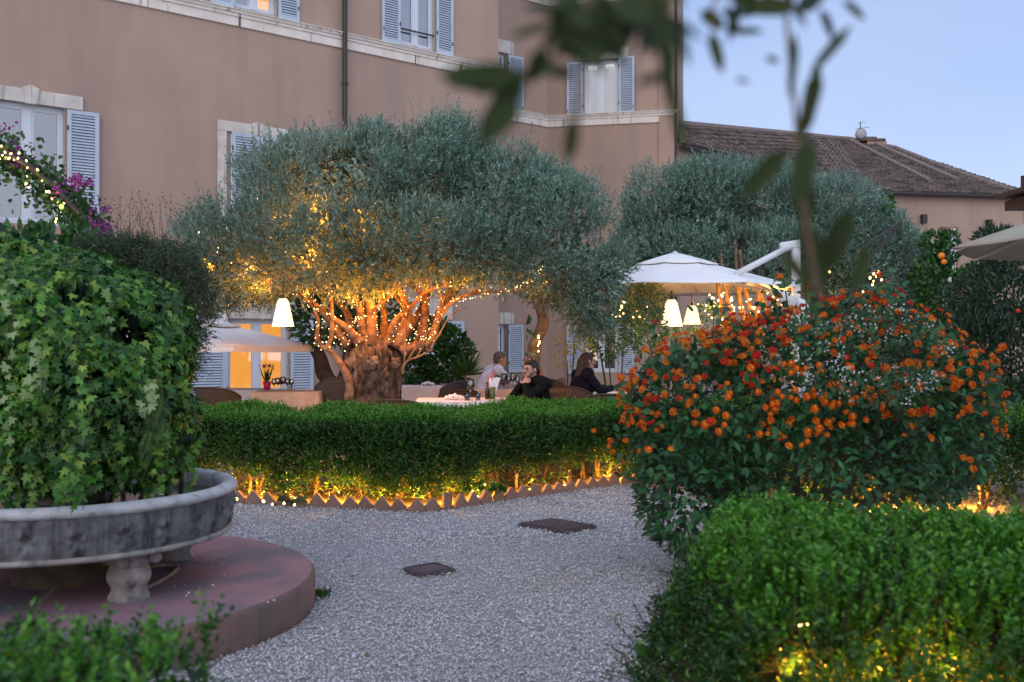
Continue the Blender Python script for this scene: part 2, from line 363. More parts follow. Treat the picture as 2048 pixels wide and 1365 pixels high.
def blob_points(blobs, n, lo=.62, hi=1.0, power=.5, nz=.22, seed=1, flatb=None):
    """points in the outer shell of a union of ellipsoids; blobs: (cx,cy,cz,rx,ry,rz)"""
    B = np.array(blobs, float); vol = (B[:, 3] * B[:, 4] * B[:, 5]) ** (2 / 3.); out = []; nor = []
    need = n; 
    while need > 0:
        m = int(need * 2.2) + 60; i = RNG.choice(len(B), m, p=vol / vol.sum()); d = rdir(m)
        rr = lo + (hi - lo) * RNG.random(m) ** power
        P = B[i, :3] + d * B[i, 3:] * rr[:, None]
        sc = 1 + nz * (vnoise(P, 1.6, seed) - .5) * 2; P = B[i, :3] + (P - B[i, :3]) * sc[:, None]
        q = ((P[:, None, :] - B[None, :, :3]) / B[None, :, 3:]); r = np.sqrt((q ** 2).sum(-1)); r[np.arange(m), i] = 9
        keep = r.min(1) > lo * .92
        out.append(P[keep]); nor.append(nrm(d / B[i, 3:])[keep]); need -= keep.sum()
    return np.concatenate(out)[:n], np.concatenate(nor)[:n]

# ================================================================== THE SETTING: ground
mg = mat('ground_gravel', (.44, .44, .46), .95, (.26, .26, .27), 60, .8, 120, stain=((.34, .31, .28), (1, 1, 1), .5, .75), sscale=1.3)
g = MB(); g.grid([[(x, y, 0) for x in (-60, -20, -8, 0, 8, 20, 80)] for y in (120, 60, 20, 10, 4, 0, -8)]).build('ground', mg)['kind'] = 'structure'
mt_ = mat('terrace_paving', (.34, .29, .27), .9, (.26, .22, .2), 3, .3, 30)
g = MB(); g.add([(-14, 11.6, .004), (9, 11.6, .004), (9, 40, .004), (-14, 40, .004)], [(0, 1, 2, 3)]).build('terrace', mt_)['kind'] = 'structure'

# ================================================================== main building
VD = Vector((1.26, 1.0, 0)).normalized()
class Plane:                                   # vertical facade: u runs to the right along D from origin O
    def __init__(s, O, D): s.O = Vector(O); s.D = Vector(D).normalized(); s.n = Vector((s.D.y, -s.D.x, 0))   # n points to the viewer
    def u(s, px):
        k = (px - 1024) / F; return (k * s.O.y - s.O.x) / (s.D.x - k * s.D.y)
    def y(s, px): return s.O.y + s.u(px) * s.D.y
    def z(s, px, py): return CH - (py - HY) * s.y(px) / F
    def P(s, u, z, out=0): return s.O + s.D * u + s.n * out + Vector((0, 0, z))
    def M(s, u, z, out=0):
        m = Matrix.Identity(4); m.col[0][:3] = s.D; m.col[1][:3] = -s.n; m.col[2][:3] = (0, 0, 1); m.translation = s.P(u, z, out); return m   # local y goes INTO the wall
PA = Plane((-.56, 28.0, 0), VD)
PB = Plane((1.21, 33.8, 0), VD)
PC = Plane((1.21, 33.8, 0), (4.19, -.85, 0))

hotel = thing('hotel_building', 'large pink stucco hotel with pale grey louvred shutters and white stone bands', 'building', (0, 30, 0))
def addpart(o, par=None): local(par or hotel, o); return o
def wall_mesh(pl, u0, u1, z0, z1, ops, depth, name='wall'):
    us = sorted({u0, u1} | {a for o in ops for a in o[:2]}); zs = sorted({z0, z1} | {a for o in ops for a in o[2:4]})
    mb = MB()
    for i in range(len(us) - 1):
        for j in range(len(zs) - 1):
            uc, zc = (us[i] + us[i + 1]) / 2, (zs[j] + zs[j + 1]) / 2
            if any(o[0] < uc < o[1] and o[2] < zc < o[3] for o in ops): continue
            mb.add([pl.P(us[i], zs[j]), pl.P(us[i + 1], zs[j]), pl.P(us[i + 1], zs[j + 1]), pl.P(us[i], zs[j + 1])], [(0, 1, 2, 3)])
    mb.m = 1
    for o in ops:
        a, b, c, d = o[:4]
        for (p, q) in (((a, c), (b, c)), ((b, c), (b, d)), ((b, d), (a, d)), ((a, d), (a, c))):
            mb.add([pl.P(*p), pl.P(*q), pl.P(*q, -depth), pl.P(*p, -depth)], [(0, 1, 2, 3)])
    return mb.build(name, [M['wall'], M['reveal']], hotel)
def shutter(pl, u, z0, z1, w_, ang=0, side=1, label=None):
    """louvred leaf; u = hinge, side=+1 opens to the right of the hinge"""
    mb = MB(); h = z1 - z0; t = .045; st = w_ * .13
    T = pl.M(u, z0, .03) @ Matrix.Rotation(-ang * side, 4, 'Z') @ Matrix.Scale(side, 4, (1, 0, 0))
    def bx(x0, x1, a, b, y0=-t, y1=0): mb.box(((x0 + x1) / 2, (y0 + y1) / 2, (a + b) / 2), (x1 - x0, y1 - y0, b - a), M=T)
    bx(0, st, 0, h); bx(w_ - st, w_, 0, h); bx(st, w_ - st, 0, st * 1.5, -t + .003, -.003); bx(st, w_ - st, h - st, h, -t + .003, -.003)
    n = max(8, int((h - st * 2.5) / .062)); dz = (h - st * 2.5) / n
    for i in range(n):
        zc = st * 1.5 + (i + .5) * dz
        mb.box((0, 0, 0), (w_ - 2 * st, .008, dz * .78), M=T @ Matrix.Translation((w_ / 2, -t / 2, zc)) @ Matrix.Rotation(R(-32), 4, 'X'))
    mb.m = 1; bx(st, w_ - st, st, h - st, -.012, -.008)
    mb.m = 2
    mb.box((w_ - st * .5, -t - .012, h * .12), (.02, .02, .09), M=T); mb.box((.01, -t - .008, h * .85), (.03, .02, .1), M=T); mb.box((.01, -t - .008, h * .2), (.03, .02, .1), M=T)
    o = mb.build('shutter', [M['shutter'], M['sh_back'], M['iron']], hotel); addpart(o)
    if label: o['label'] = label
    return o
M['sh_back'] = mat('shutter_back', (.12, .15, .19), .8)
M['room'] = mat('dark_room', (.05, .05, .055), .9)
M['warmroom'] = emit('lit_room', (1, .40, .065), 1.35)
M['warmroom2'] = emit('lit_lamp_wall', (1, .64, .16), 1.3)
def window(pl, u0, u1, z0, z1, depth=.16, curtain=0, lit=0, bar=False, mull=1, door=False):
    T = pl.M(u0, z0, -depth + .02); w_, h = u1 - u0, z1 - z0; fr = MB(); f = .07
    def bx(mb, x0, x1, a, b, y0=0, y1=.06): mb.box(((x0 + x1) / 2, (y0 + y1) / 2, (a + b) / 2), (x1 - x0, y1 - y0, b - a), M=T)
    bx(fr, 0, f, 0, h); bx(fr, w_ - f, w_, 0, h); bx(fr, f, w_ - f, 0, f, .003, .057); bx(fr, f, w_ - f, h - f, h, .003, .057)
    c = w_ / 2; bx(fr, c - .07, c + .07, f, h - f, -.02, .04)
    for a, b in ((f, c - .07), (c + .07, w_ - f)):      # sash rails
        bx(fr, a, a + .045, f, h - f, -.004, .04); bx(fr, b - .045, b, f, h - f, -.004, .04)
        bx(fr, a + .045, b - .045, f, f + (.35 if door else .06), -.002, .038); bx(fr, a + .045, b - .045, h - f - .05, h - f, -.002, .038)
    wnd = fr.build('window' if not door else 'french_door', M['frame'], hotel); addpart(wnd)
    gp = MB(); bx(gp, f, w_ - f, f, h - f, .018, .024); o = gp.build('pane', M['pane_clear'], wnd); 
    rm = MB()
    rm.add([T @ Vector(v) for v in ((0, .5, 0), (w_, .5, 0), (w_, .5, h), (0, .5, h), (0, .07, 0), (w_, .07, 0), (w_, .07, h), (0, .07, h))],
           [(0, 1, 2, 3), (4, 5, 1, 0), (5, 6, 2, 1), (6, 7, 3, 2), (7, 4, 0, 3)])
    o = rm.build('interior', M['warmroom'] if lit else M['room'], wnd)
    if curtain:
        cb = MB()
        for (a, b) in curtain:
            n = 24; P = [[T @ Vector((w_ * (a + (b - a) * i / n), .16 + .03 * math.sin(i * 1.5), zz)) for i in range(n + 1)] for zz in (.05, h - .05)]
            cb.grid(P)
        cb.build('curtain', M['curtain'], wnd, smooth=True)
    if bar:
        bb = MB(); bb.bar(pl.P(u0, z0 + .42, -.03), pl.P(u1, z0 + .42, -.03), .035); bb.build('window_bar', M['iron'] if bar == 1 else M['stone'], wnd)
    return wnd
M['pane_clear'] = mat('window_pane', (.02, .025, .03), .03, spec=1.0)
pm = M['pane_clear'].node_tree; pp = pm.nodes['Principled BSDF']
tb = pm.nodes.new('ShaderNodeBsdfTransparent'); mxs = pm.nodes.new('ShaderNodeMixShader'); lw = pm.nodes.new('ShaderNodeFresnel'); lw.inputs[0].default_value = 1.5
mrn = pm.nodes.new('ShaderNodeMapRange'); mrn.inputs[2].default_value = .5; mrn.inputs[3].default_value = .14; mrn.inputs[4].default_value = 1.0
pm.links.new(lw.outputs[0], mrn.inputs[0]); pm.links.new(mrn.outputs[0], mxs.inputs[0])
gl = pm.nodes.new('ShaderNodeBsdfGlossy'); gl.inputs['Roughness'].default_value = .03; gl.inputs[0].default_value = (.8, .85, .9, 1)
pm.links.new(tb.outputs[0], mxs.inputs[1]); pm.links.new(gl.outputs[0], mxs.inputs[2]); pm.links.new(mxs.outputs[0], pm.nodes['Material Output'].inputs[0])

def lintel(pl, u0, u1, z0, z1, key=True, jamb=0, label=None):
    mb = MB(); T = pl.M(u0, z0, 0); w_, h = u1 - u0, z1 - z0
    mb.box((w_ / 2, -.03, h / 2), (w_, .06, h), M=T)
    if key:
        c = w_ / 2
        vs = [(c - .10, -.10, -.02), (c + .10, -.10, -.02), (c + .16, -.10, h * 1.08), (c + .05, -.10, h * 1.22), (c, -.10, h * 1.34), (c - .05, -.10, h * 1.22), (c - .16, -.10, h * 1.08)]
        vs2 = [(a, -.002, b) for a, _, b in vs]; n = len(vs)
        mb.add([T @ Vector(v) for v in vs + vs2], [tuple(range(n))[::-1]] + [(i, (i + 1) % n, n + (i + 1) % n, n + i) for i in range(n)])
    if jamb:
        zb = jamb
        mb.box((.11, -.027, -(z0 - zb) / 2), (.22, .054, z0 - zb), M=T); mb.box((w_ - .11, -.027, -(z0 - zb) / 2), (.22, .054, z0 - zb), M=T)
    return addpart(mb.build('lintel', M['stone'], hotel, bevel=.012))
def band(pl, u0, u1, z0, z1):
    prof = [(0, z0), (.05, z0), (.05, z0 + (z1 - z0) * .55), (.085, z0 + (z1 - z0) * .58), (.085, z0 + (z1 - z0) * .72), (.12, z0 + (z1 - z0) * .78), (.14, z0 + (z1 - z0) * .93), (.17, z0 + (z1 - z0) * .95), (.17, z1), (0, z1 + .02)]
    mb = MB(); n = len(prof)
    mb.add([pl.P(u0, z, o_) for o_, z in prof] + [pl.P(u1, z, o_) for o_, z in prof], [(i, i + 1, n + i + 1, n + i) for i in range(n - 1)] + [tuple(range(n)), tuple(range(n, 2 * n))[::-1]])
    o = addpart(mb.build('stone_band', M['band'], hotel))
M['band'] = mat('band_stone', (.74, .71, .66), .8, (.64, .60, .54), 3, .3, 20, stain=((.10, .085, .07), (9, 9, .35), .60, .72), sscale=1.4)

uA = PA.u
# openings on the near facade
cA = [uA(58), uA(511), uA(834)]
hw = (uA(869) - uA(800)) / 2
HWs = [(uA(129) - uA(-14)) / 2 , hw, hw]
HWs = [hw * 1.0] * 3
z_mid_t = PA.z(60, 208); z_mid_b = PA.z(20, 446); z_up_b = PA.z(605, 50) + .02
z_g_t = PA.z(600, 640)
opsA = []
cols = [(uA(-16), uA(129)), (uA(467), uA(553)), (uA(800), uA(869))]
D1 = (uA(456), uA(577)); G2 = (uA(816), uA(884)); W2 = (uA(462), uA(462) + (cols[0][1] - cols[0][0]))
opsA = [(cols[0][0], cols[0][1], z_mid_b, z_mid_t), (W2[0], W2[1], z_mid_b, z_mid_t),
        (cols[1][0], cols[1][1], z_up_b + .05, z_up_b + 2.6), (cols[2][0], cols[2][1], z_up_b + .05, z_up_b + 2.6),
        (D1[0], D1[1], .02, z_g_t), (G2[0], G2[1], PA.z(884, 735), PA.z(884, 640))]
uL, uR = uA(-420), PA.u(997)
addpart(wall_mesh(PA, uL, uR, 0, 16, opsA, .22))
ret = MB(); p0 = PA.P(uR, 0); n_ = -PA.n
ret.add([p0, p0 + n_ * 6, p0 + n_ * 6 + Vector((0, 0, 16)), p0 + Vector((0, 0, 16))], [(0, 1, 2, 3)]); addpart(ret.build('wall', M['wall'], hotel)); ret = MB()
p1 = PA.P(uL, 0); ret.add([p1, p1 + n_ * 6, p1 + n_ * 6 + Vector((0, 0, 16)), p1 + Vector((0, 0, 16))], [(3, 2, 1, 0)])
addpart(ret.build('wall', M['wall'], hotel))
zb0, zb1 = 8.94, 9.31
band(PA, uL, uR + .02, zb0, zb1)
window(PA, *opsA[0], curtain=[(.0, .12)]); lintel(PA, cols[0][0] - .3, cols[0][1] + PA.u(165) - PA.u(129), z_mid_t, PA.z(60, 180))
shutter(PA, cols[0][1] + .04, z_mid_b - .12, z_mid_t - .02, PA.u(196) - PA.u(133), side=1, ang=.05, label='open louvred shutter right of the big window behind the flowering arch')
shutter(PA, cols[0][0] - .04, z_mid_b - .12, z_mid_t - .02, PA.u(196) - PA.u(133), side=-1)
# closed shutters, middle floor
lintel(PA, uA(434), W2[1] + .25, z_mid_t, PA.z(434, 240), jamb=z_mid_b)
ww = (W2[1] - W2[0]) / 2
shutter(PA, W2[0], z_mid_b, z_mid_t, ww - .01, side=1); shutter(PA, W2[1], z_mid_b, z_mid_t, ww - .01, side=-1)
for i, c in ((2, cols[1]), (3, cols[2])):
    window(PA, *opsA[i], curtain=[(.0, .42)] if i == 2 else [(.1, .45), (.55, .9)], lit=(i == 2), bar=1 if i == 3 else 2)
    wL = PA.u(800) - PA.u(764); wL = .95 * (c[1] - c[0]) / 1.9
    shutter(PA, c[0] - .03, z_up_b, z_up_b + 2.7, wL, side=-1); shutter(PA, c[1] + .03, z_up_b, z_up_b + 2.7, wL, side=1)
window(PA, *opsA[4], lit=1, door=True, curtain=None)
lintel(PA, D1[0] - .12, D1[1] + .12, z_g_t, z_g_t + .42, key=False)
shutter(PA, D1[0] - .03, .06, z_g_t, 1.0, side=-1); shutter(PA, D1[1] + .03, .06, z_g_t, uA(625) - uA(577) - .04, side=1)
window(PA, *opsA[5]); lintel(PA, G2[0] - .2, PA.u(903), opsA[5][3], opsA[5][3] + .55, key=False)
shutter(PA, G2[1] + .03, opsA[5][2] - .1, opsA[5][3] - .03, PA.u(927) - PA.u(884) - .05, side=1)
shutter(PA, G2[0] - .03, opsA[5][2] - .1, opsA[5][3] - .03, PA.u(927) - PA.u(884) - .05, side=-1)
dp = MB(); ud = uA(683.5); dp.tube([PA.P(ud, 0, .16), PA.P(ud, 16, .16)], .065, 10)
for zz in (2, 5, 8, 11, 14): dp.tube([PA.P(ud, zz, .16), PA.P(ud, zz + .06, .16)], .085, 10)
addpart(dp.build('drainpipe', M['iron'], hotel, smooth=False))

# set-back bay
opsB = [(PB.u(958), PB.u(1013), PB.z(1030, 232) + .1, PB.z(1020, 110)), (PB.u(958), PB.u(1013), PB.z(1030, 742), PB.z(1015, 649))]
addpart(wall_mesh(PB, PB.u(900), 0, 0, 16, opsB, .22))
band(PB, PB.u(900), 0, 8.9, 9.27); band(PB, PB.u(900), 0, 13.0, 13.35)
for i, (a, b, c, d) in enumerate(opsB):
    window(PB, a, b, c, d, curtain=[(.6, .95)]); lintel(PB, a - .2, PB.u(1026), d, d + (.42 if i == 0 else .38), key=False)
    shutter(PB, b + .03, c - .05, d - .02, PB.u(1045) - PB.u(1015), side=1); shutter(PB, a - .03, c - .05, d - .02, PB.u(1045) - PB.u(1015), side=-1)
# wing facing the garden
uCe = PC.u(1350)
zc = lambda py: PC.z(1200, py)
opsC = [(PC.u(1168), PC.u(1236), zc(231), zc(120)), (PC.u(1168), PC.u(1236), zc(745), zc(648))]
addpart(wall_mesh(PC, 0, uCe, 0, 16, opsC, .22))
band(PC, 0, uCe + .1, 8.9, 9.27); band(PC, 0, uCe + .1, 13.0, 13.35)
for i, (a, b, c, d) in enumerate(opsC):
    window(PC, a, b, c, d, curtain=[(.0, .2), (.55, .95)]); lintel(PC, a - .25, PC.u(1257), d + .02, d + .38, key=False)
    shutter(PC, b + .03, c - .02, d + .03, PC.u(1270) - PC.u(1238), side=1, ang=.12); shutter(PC, a - .03, c - .06, d - .05, PC.u(1165) - PC.u(1133), side=-1, ang=.05)
q = PC.P(uCe, 0); rs = MB(); nn = -PC.n
rs.add([q, q + nn * 9, q + nn * 9 + Vector((0, 0, 16)), q + Vector((0, 0, 16))], [(0, 1, 2, 3)])
addpart(rs.build('wall', M['wall'], hotel))
rs = MB(); us = PC.u(1318); mm = PC.M((us + uCe) / 2, 0, .03); rs.box((0, .02, 8), (uCe - us, .1, 16), M=mm); addpart(rs.build('pilaster', M['wall'], hotel))
rf = MB(); rf.add([PA.P(uL, 16), PA.P(uR, 16), PB.P(0, 16), PC.P(uCe, 16), PC.P(uCe, 16, -9), PA.P(uL, 16, -9)], [(0, 1, 2, 3, 4, 5)]); addpart(rf.build('roof', M['tile'], hotel))
dp = MB(); dp.tube([PC.P(uCe + .03, 0, .05), PC.P(uCe + .03, 16, .05)], .05, 8); addpart(dp.build('drainpipe', M['iron'], hotel))

# ================================================================== tiled house on the right
house = thing('tiled_house', 'low pink house with weathered terracotta tiled roof right of the hotel', 'house', (12, 42, 0))
def hp(o): local(house, o); return o
dA = 43.0; A_ = W(1740, 382, dA); zE = A_.z
def at_z(px, py, z):
    d = (CH - z) * F / (py - HY); return W(px, py, d)
Lp = at_z(1363, 288, zE); Bp = at_z(2075, 393, zE)
def plane_hit(px, py, O, n):
    dr = Vector(((px - 1024) / F, 1, -(py - HY) / F)); t = (O - Vector((0, 0, CH))).dot(n) / dr.dot(n); return Vector((0, 0, CH)) + dr * t
def roofplane(a, b, pitch):
    d = (b - a).normalized(); h = Vector((d.y, -d.x, 0)); h = -h if h.y < 0 else h          # horizontal, away from viewer
    up = (h * math.cos(pitch) + Vector((0, 0, math.sin(pitch)))); return d, up, d.cross(up).normalized()
dR, upR, nR = roofplane(A_, Bp, R(21)); dL, upL, nL = roofplane(Lp, A_, R(19))
if nR.z < 0: nR = -nR
if nL.z < 0: nL = -nL
V1 = plane_hit(1672, 279, A_, nR)                       # valley / ridge meeting point
ridR = [plane_hit(1700, 281, A_, nR), plane_hit(1790, 299, A_, nR), plane_hit(1900, 343, A_, nR), plane_hit(2035, 389, A_, nR)]
V1 = plane_hit(1672, 279, A_, nR)
nL = dL.cross(V1 - A_).normalized(); nL = -nL if nL.z < 0 else nL
upL = nL.cross(dL); upL = -upL if upL.z < 0 else upL
ridL = [plane_hit(1355, 252, A_, nL), plane_hit(1500, 264, A_, nL), plane_hit(1600, 272, A_, nL)]
0 and print('LEFT', [tuple(round(c, 1) for c in p) for p in [Lp, A_, V1] + ridL + ridR])
def tiles_on(poly, O, d, up, n, name):
    """roof slab with rows of half-round tiles running up the slope, clipped to the outline"""
    mb = MB(); P2 = [((p - O).dot(d), (p - O).dot(up)) for p in poly]
    m_ = len(poly); mb.add([p for p in poly] + [p - n * .12 for p in poly], [tuple(range(m_)), tuple(range(m_, 2 * m_))[::-1]] + [(i, (i + 1) % m_, m_ + (i + 1) % m_, m_ + i) for i in range(m_)])
    umin, umax = min(p[0] for p in P2), max(p[0] for p in P2); u = umin + .1
    while u < umax:
        ys = []
        for i in range(m_):
            a, b = P2[i], P2[(i + 1) % m_]
            if (a[0] - u) * (b[0] - u) < 0: ys.append(a[1] + (b[1] - a[1]) * (u - a[0]) / (b[0] - a[0]))
        if len(ys) >= 2:
            v0, v1 = min(ys) - .06, max(ys); nseg = max(1, int((v1 - v0) / .38)); L = (v1 - v0) / nseg
            for k in range(nseg):
                a = v0 + k * L; jx = random.uniform(-.02, .02); jz = random.uniform(-.012, .02); r0, r1 = .105, .085; row = []
                for (v, r, z_) in ((a, r0, .045), (a + L * 1.08, r1, .0)):
                    row.append([O + d * (u + jx + r * math.cos(t)) + up * v + n * (z_ + jz + r * .8 * math.sin(t)) for t in [math.pi * q_ / 5 for q_ in range(6)]])
                mb.grid(row); f_ = row[0]; mb.add(f_ , [(0, 1, 2, 3, 4, 5)])
        u += .235
    return hp(mb.build(name, M['tile'], house))
tiles_on([A_, Bp] + ridR[::-1] + [V1], A_, dR, upR, nR, 'roof')
tiles_on([Lp, A_, V1] + ridL[::-1], Lp, dL, upL, nL, 'roof')
rb = MB()
for (a, b) in (((1700, 285), (1860, 368)), ((1745, 290), (1915, 366))):
    p, q_ = plane_hit(*a, A_, nR), plane_hit(*b, A_, nR); rb.tube([p + nR * .12, q_ + nR * .12], .13, 6)
pts = [V1] + ridR; rb.tube([p + Vector((0, 0, .08)) for p in pts], .13, 7); rb.tube([p + Vector((0, 0, .08)) for p in ridL + [V1]], .13, 7)
hp(rb.build('ridge_tile', M['ridge'], house))
hw_ = MB()
inn = .25
def wallseg(a, b, h, off):
    d = (b - a).normalized(); n = Vector((d.y, -d.x, 0)); n = -n if n.y < 0 else n
    a2, b2 = a + n * off, b + n * off; hw_.add([Vector((a2.x, a2.y, 0)), Vector((b2.x, b2.y, 0)), Vector((b2.x, b2.y, h)), Vector((a2.x, a2.y, h))], [(0, 1, 2, 3)]); return a2, b2, n
wa, wb, wn_ = wallseg(A_ - Vector((.4, 0, 0)), Bp + dR * 1.5, zE + .07, inn); wallseg(Lp - dL * .0, A_ + dL * .6, zE + .07, inn)
hp(hw_.build('wall', M['wall'], house))
gt = MB(); gt.tube([A_ + Vector((0, -.08, -.08)), Bp + Vector((0, -.08, -.08))], .09, 8); gt.tube([Lp + Vector((.05, -.08, -.1)), A_ + Vector((0, -.08, -.1))], .07, 8)
hp(gt.build('gutter', M['iron'], house))
PH = Plane((wa.x, wa.y, 0), (wb - wa))
hwin = MB(); u0, u1, z0_, z1_ = PH.u(1880), PH.u(1912), PH.z(1900, 600), PH.z(1900, 455)
hwin.box(((u1 - u0) / 2, .0, (z1_ - z0_) / 2), (u1 - u0 - .14, .1, z1_ - z0_ - .14), M=PH.M(u0, z0_, .0)); 
hh = hp(hwin.build('door', M['pane'], house))
fr = MB(); T = PH.M(u0, z0_, 0); w_, h = u1 - u0, z1_ - z0_
fr.m = 1
fr.box((.05, -.03, h / 2), (.1, .12, h), M=T); fr.box((w_ / 2, -.03, h - .06), (w_, .12, .12), M=T)
fr.m = 0; fr.box((w_ - .2, -.05, h / 2), (.22, .14, h - .13), M=T); fr.m = 1; fr.box((w_ - .02, -.05, h / 2), (.1, .16, h), M=T)
hp(fr.build('door_frame', [M['frame'], mat('brown_frame', (.22, .13, .1), .8)], house))
sk = MB(); PL = Plane((Lp.x, Lp.y + .55, 0), dL)
for px in (1450,):
    a, b = PL.u(1435), PL.u(1478); z_a = PL.z(1455, 338); sk.box(((b - a) / 2, -.05, .2), (b - a, .12, 1.2), M=PL.M(a, z_a - 1.0, .05))
hp(sk.build('window', mat('blue_shutter', (.25, .38, .55), .5), house))
for nm, px, py, g_ in (('wall_lamp', 1844, 440, 0), ('wall_lamp', 1974, 450, 0)):
    o = MB(); u_ = PH.u(px); z_ = PH.z(px, py); T = PH.M(u_, z_, .15)
    o.box((0, 0, 0), (.22, .2, .36), M=T); o.box((0, .12, 0), (.14, .1, .2), M=T); o.box((0, 0, .19), (.25, .23, .03), M=T)
    tag(o.build(nm, M['iron'], bevel=.01), 'small dark box lamp on the pink house wall, ' + ('left of its narrow door' if px < 1900 else 'right of its narrow door'), 'wall lamp', 'wall lamps on the tiled house')
ch = MB(); c0 = plane_hit(1748, 292, A_, nR); sc_ = c0.y / F
ch.box(c0 + Vector((.1, .2, -.1)), (1.1, .8, .7)); ch.m = 1; ch.box(c0 + Vector((-.1, .2, .30)), (1.3, 1.0, .13)); ch.box(c0 + Vector((-.25, .2, .42)), (.7, .8, .12))
hp(ch.build('chimney', [M['wall'], M['tile']], house, bevel=.02))
c1 = plane_hit(1720, 285, A_, nR)
an = thing('tv_antenna', 'thin metal television antenna with white dish on the tiled roof ridge', 'antenna', tuple(c1))
o = MB(); o.tube([c1 + Vector((0, 0, -.2)), c1 + Vector((.02, 0, 1.15))], .03, 6); o.bar(c1 + Vector((-.25, 0, .75)), c1 + Vector((.55, 0, .88)), .02); o.bar(c1 + Vector((-.1, 0, 1.1)), c1 + Vector((.3, 0, 1.18)), .02)
for i in range(7): o.bar(c1 + Vector((-.2 + i * .11, -.12, .76 + i * .018)), c1 + Vector((-.2 + i * .11, .12, .76 + i * .018)), .012)
local(an, o.build('mast', M['iron'], an))
o = MB(); o.lathe([(0, .08), (.18, .06), (.32, 0), (.335, 0), (.18, .08), (0, .10)], (0, 0, 0), 20)
dm = Matrix.Translation(c1 + Vector((0, -.15, .42))) @ Matrix.Rotation(R(100), 4, 'X'); o.v = [tuple(dm @ Vector(v)) for v in o.v]; local(an, o.build('dish', mat('dish_grey', (.38, .36, .38), .6), an, smooth=True))
# dark timber eave of a nearer roof at the right edge
ev = thing('timber_eave', 'dark overhanging timber eave at the right edge against the sky', 'eave', tuple(W(2060, 385, 30)))
o = MB(); p = W(2075, 378, 30); o.box(p + Vector((.35, .5, 0)), (1.6, 2.4, .14)); o.box(p + Vector((.4, .5, -.3)), (1.2, 2.2, .3)); o.box(p + Vector((.3, .2, .3)), (.6, 1.6, .5))
local(ev, o.build('rafter', M['wood'], ev)); o = MB(); q_ = W(2100, 500, 31); o.box((q_.x + .8, q_.y + 1, 3), (1.4, 1.6, 6.2)); local(ev, o.build('wall', M['wall'], ev))

# ================================================================== gravel path: loose stones over the ground sheet
def gravel_mat():
    m = bpy.data.materials.new('pebble'); m.use_nodes = True; t = m.node_tree; p = t.nodes['Principled BSDF']; p.inputs['Roughness'].default_value = .85
    g_ = t.nodes.new('ShaderNodeNewGeometry'); rp_ = t.nodes.new('ShaderNodeValToRGB'); t.links.new(g_.outputs['Random Per Island'], rp_.inputs[0])
    rp_.color_ramp.elements[0].color = (.22, .22, .23, 1); rp_.color_ramp.elements[1].color = (.90, .88, .88, 1)
    q = rp_.color_ramp.elements.new(.35); q.color = (.58, .58, .59, 1); q = rp_.color_ramp.elements.new(.8); q.color = (.70, .68, .68, 1)
    tcn = t.nodes.new('ShaderNodeTexCoord'); n = t.nodes.new('ShaderNodeTexNoise'); n.inputs['Scale'].default_value = 1.1; n.inputs['Detail'].default_value = 4; t.links.new(tcn.outputs['Object'], n.inputs[0])
    mr = t.nodes.new('ShaderNodeMapRange'); mr.inputs[1].default_value = .5; mr.inputs[2].default_value = .72; mr.inputs[4].default_value = .55; t.links.new(n.outputs[0], mr.inputs[0])
    mx = t.nodes.new('ShaderNodeMix'); mx.data_type = 'RGBA'; t.links.new(mr.outputs[0], mx.inputs[0]); t.links.new(rp_.outputs[0], mx.inputs[6]); mx.inputs[7].default_value = (.52, .48, .44, 1)
    t.links.new(mx.outputs[2], p.inputs['Base Color']); return m
M['pebble'] = gravel_mat()
def stones(name, P, rad, flat=.6):
    n = len(P); O = np.array([(1, 0, 0), (-1, 0, 0), (0, 1, 0), (0, -1, 0), (0, 0, 1), (0, 0, -1)], float)
    V = O[None] * RNG.uniform(.6, 1.25, (n, 6, 1)); a = RNG.uniform(0, 6.28, n); c, s_ = np.cos(a), np.sin(a); V[:, :, 0] *= RNG.uniform(.9, 1.5, (n, 1))
    tl = RNG.normal(0, .5, (n, 2)); V[:, :, 2] = V[:, :, 2] * flat + V[:, :, 0] * tl[:, :1] * .4 + V[:, :, 1] * tl[:, 1:] * .4
    x = V[:, :, 0] * c[:, None] - V[:, :, 1] * s_[:, None]; y = V[:, :, 0] * s_[:, None] + V[:, :, 1] * c[:, None]
    V = np.stack([x, y, V[:, :, 2]], -1) * rad[:, None, None] + P[:, None, :]
    fs = np.array([(0, 2, 4), (2, 1, 4), (1, 3, 4), (3, 0, 4), (2, 0, 5), (1, 2, 5), (3, 1, 5), (0, 3, 5)])
    idx = (np.arange(n)[:, None, None] * 6 + fs[None]).reshape(-1)
    me = bpy.data.meshes.new(name); V = V.reshape(-1, 3); me.vertices.add(len(V)); me.vertices.foreach_set('co', V.astype(np.float32).ravel())
    me.loops.add(len(idx)); me.loops.foreach_set('vertex_index', idx.astype(np.int32)); k = n * 8
    me.polygons.add(k); me.polygons.foreach_set('loop_start', np.arange(k, dtype=np.int32) * 3); me.polygons.foreach_set('loop_total', np.full(k, 3, np.int32))
    me.materials.append(M['pebble']); me.update(calc_edges=True); o = bpy.data.objects.new(name, me); COL.objects.link(o); return o
FC = Vector((-2.367, 5.264, 0))            # fountain centre
n = 165000
Y = 3.6 + 7.2 * RNG.random(n) ** 1.25; X = RNG.uniform(-1, 1, n) * (.62 * Y)
k = (X > -.42 * Y) & (X < .5 * Y) & (((X - FC.x) ** 2 + (Y - FC.y) ** 2) > 1.31 ** 2)
X, Y = X[k], Y[k]; Pg = np.stack([X, Y, RNG.uniform(.0, .012, len(X))], -1); 
Pg[:, 2] += .012 * vnoise(Pg, 2.5, 5)
o = stones('gravel', Pg, RNG.uniform(.0036, .0082, len(X)) * (1 + .25 * (Y > 7))); o['kind'] = 'stuff'

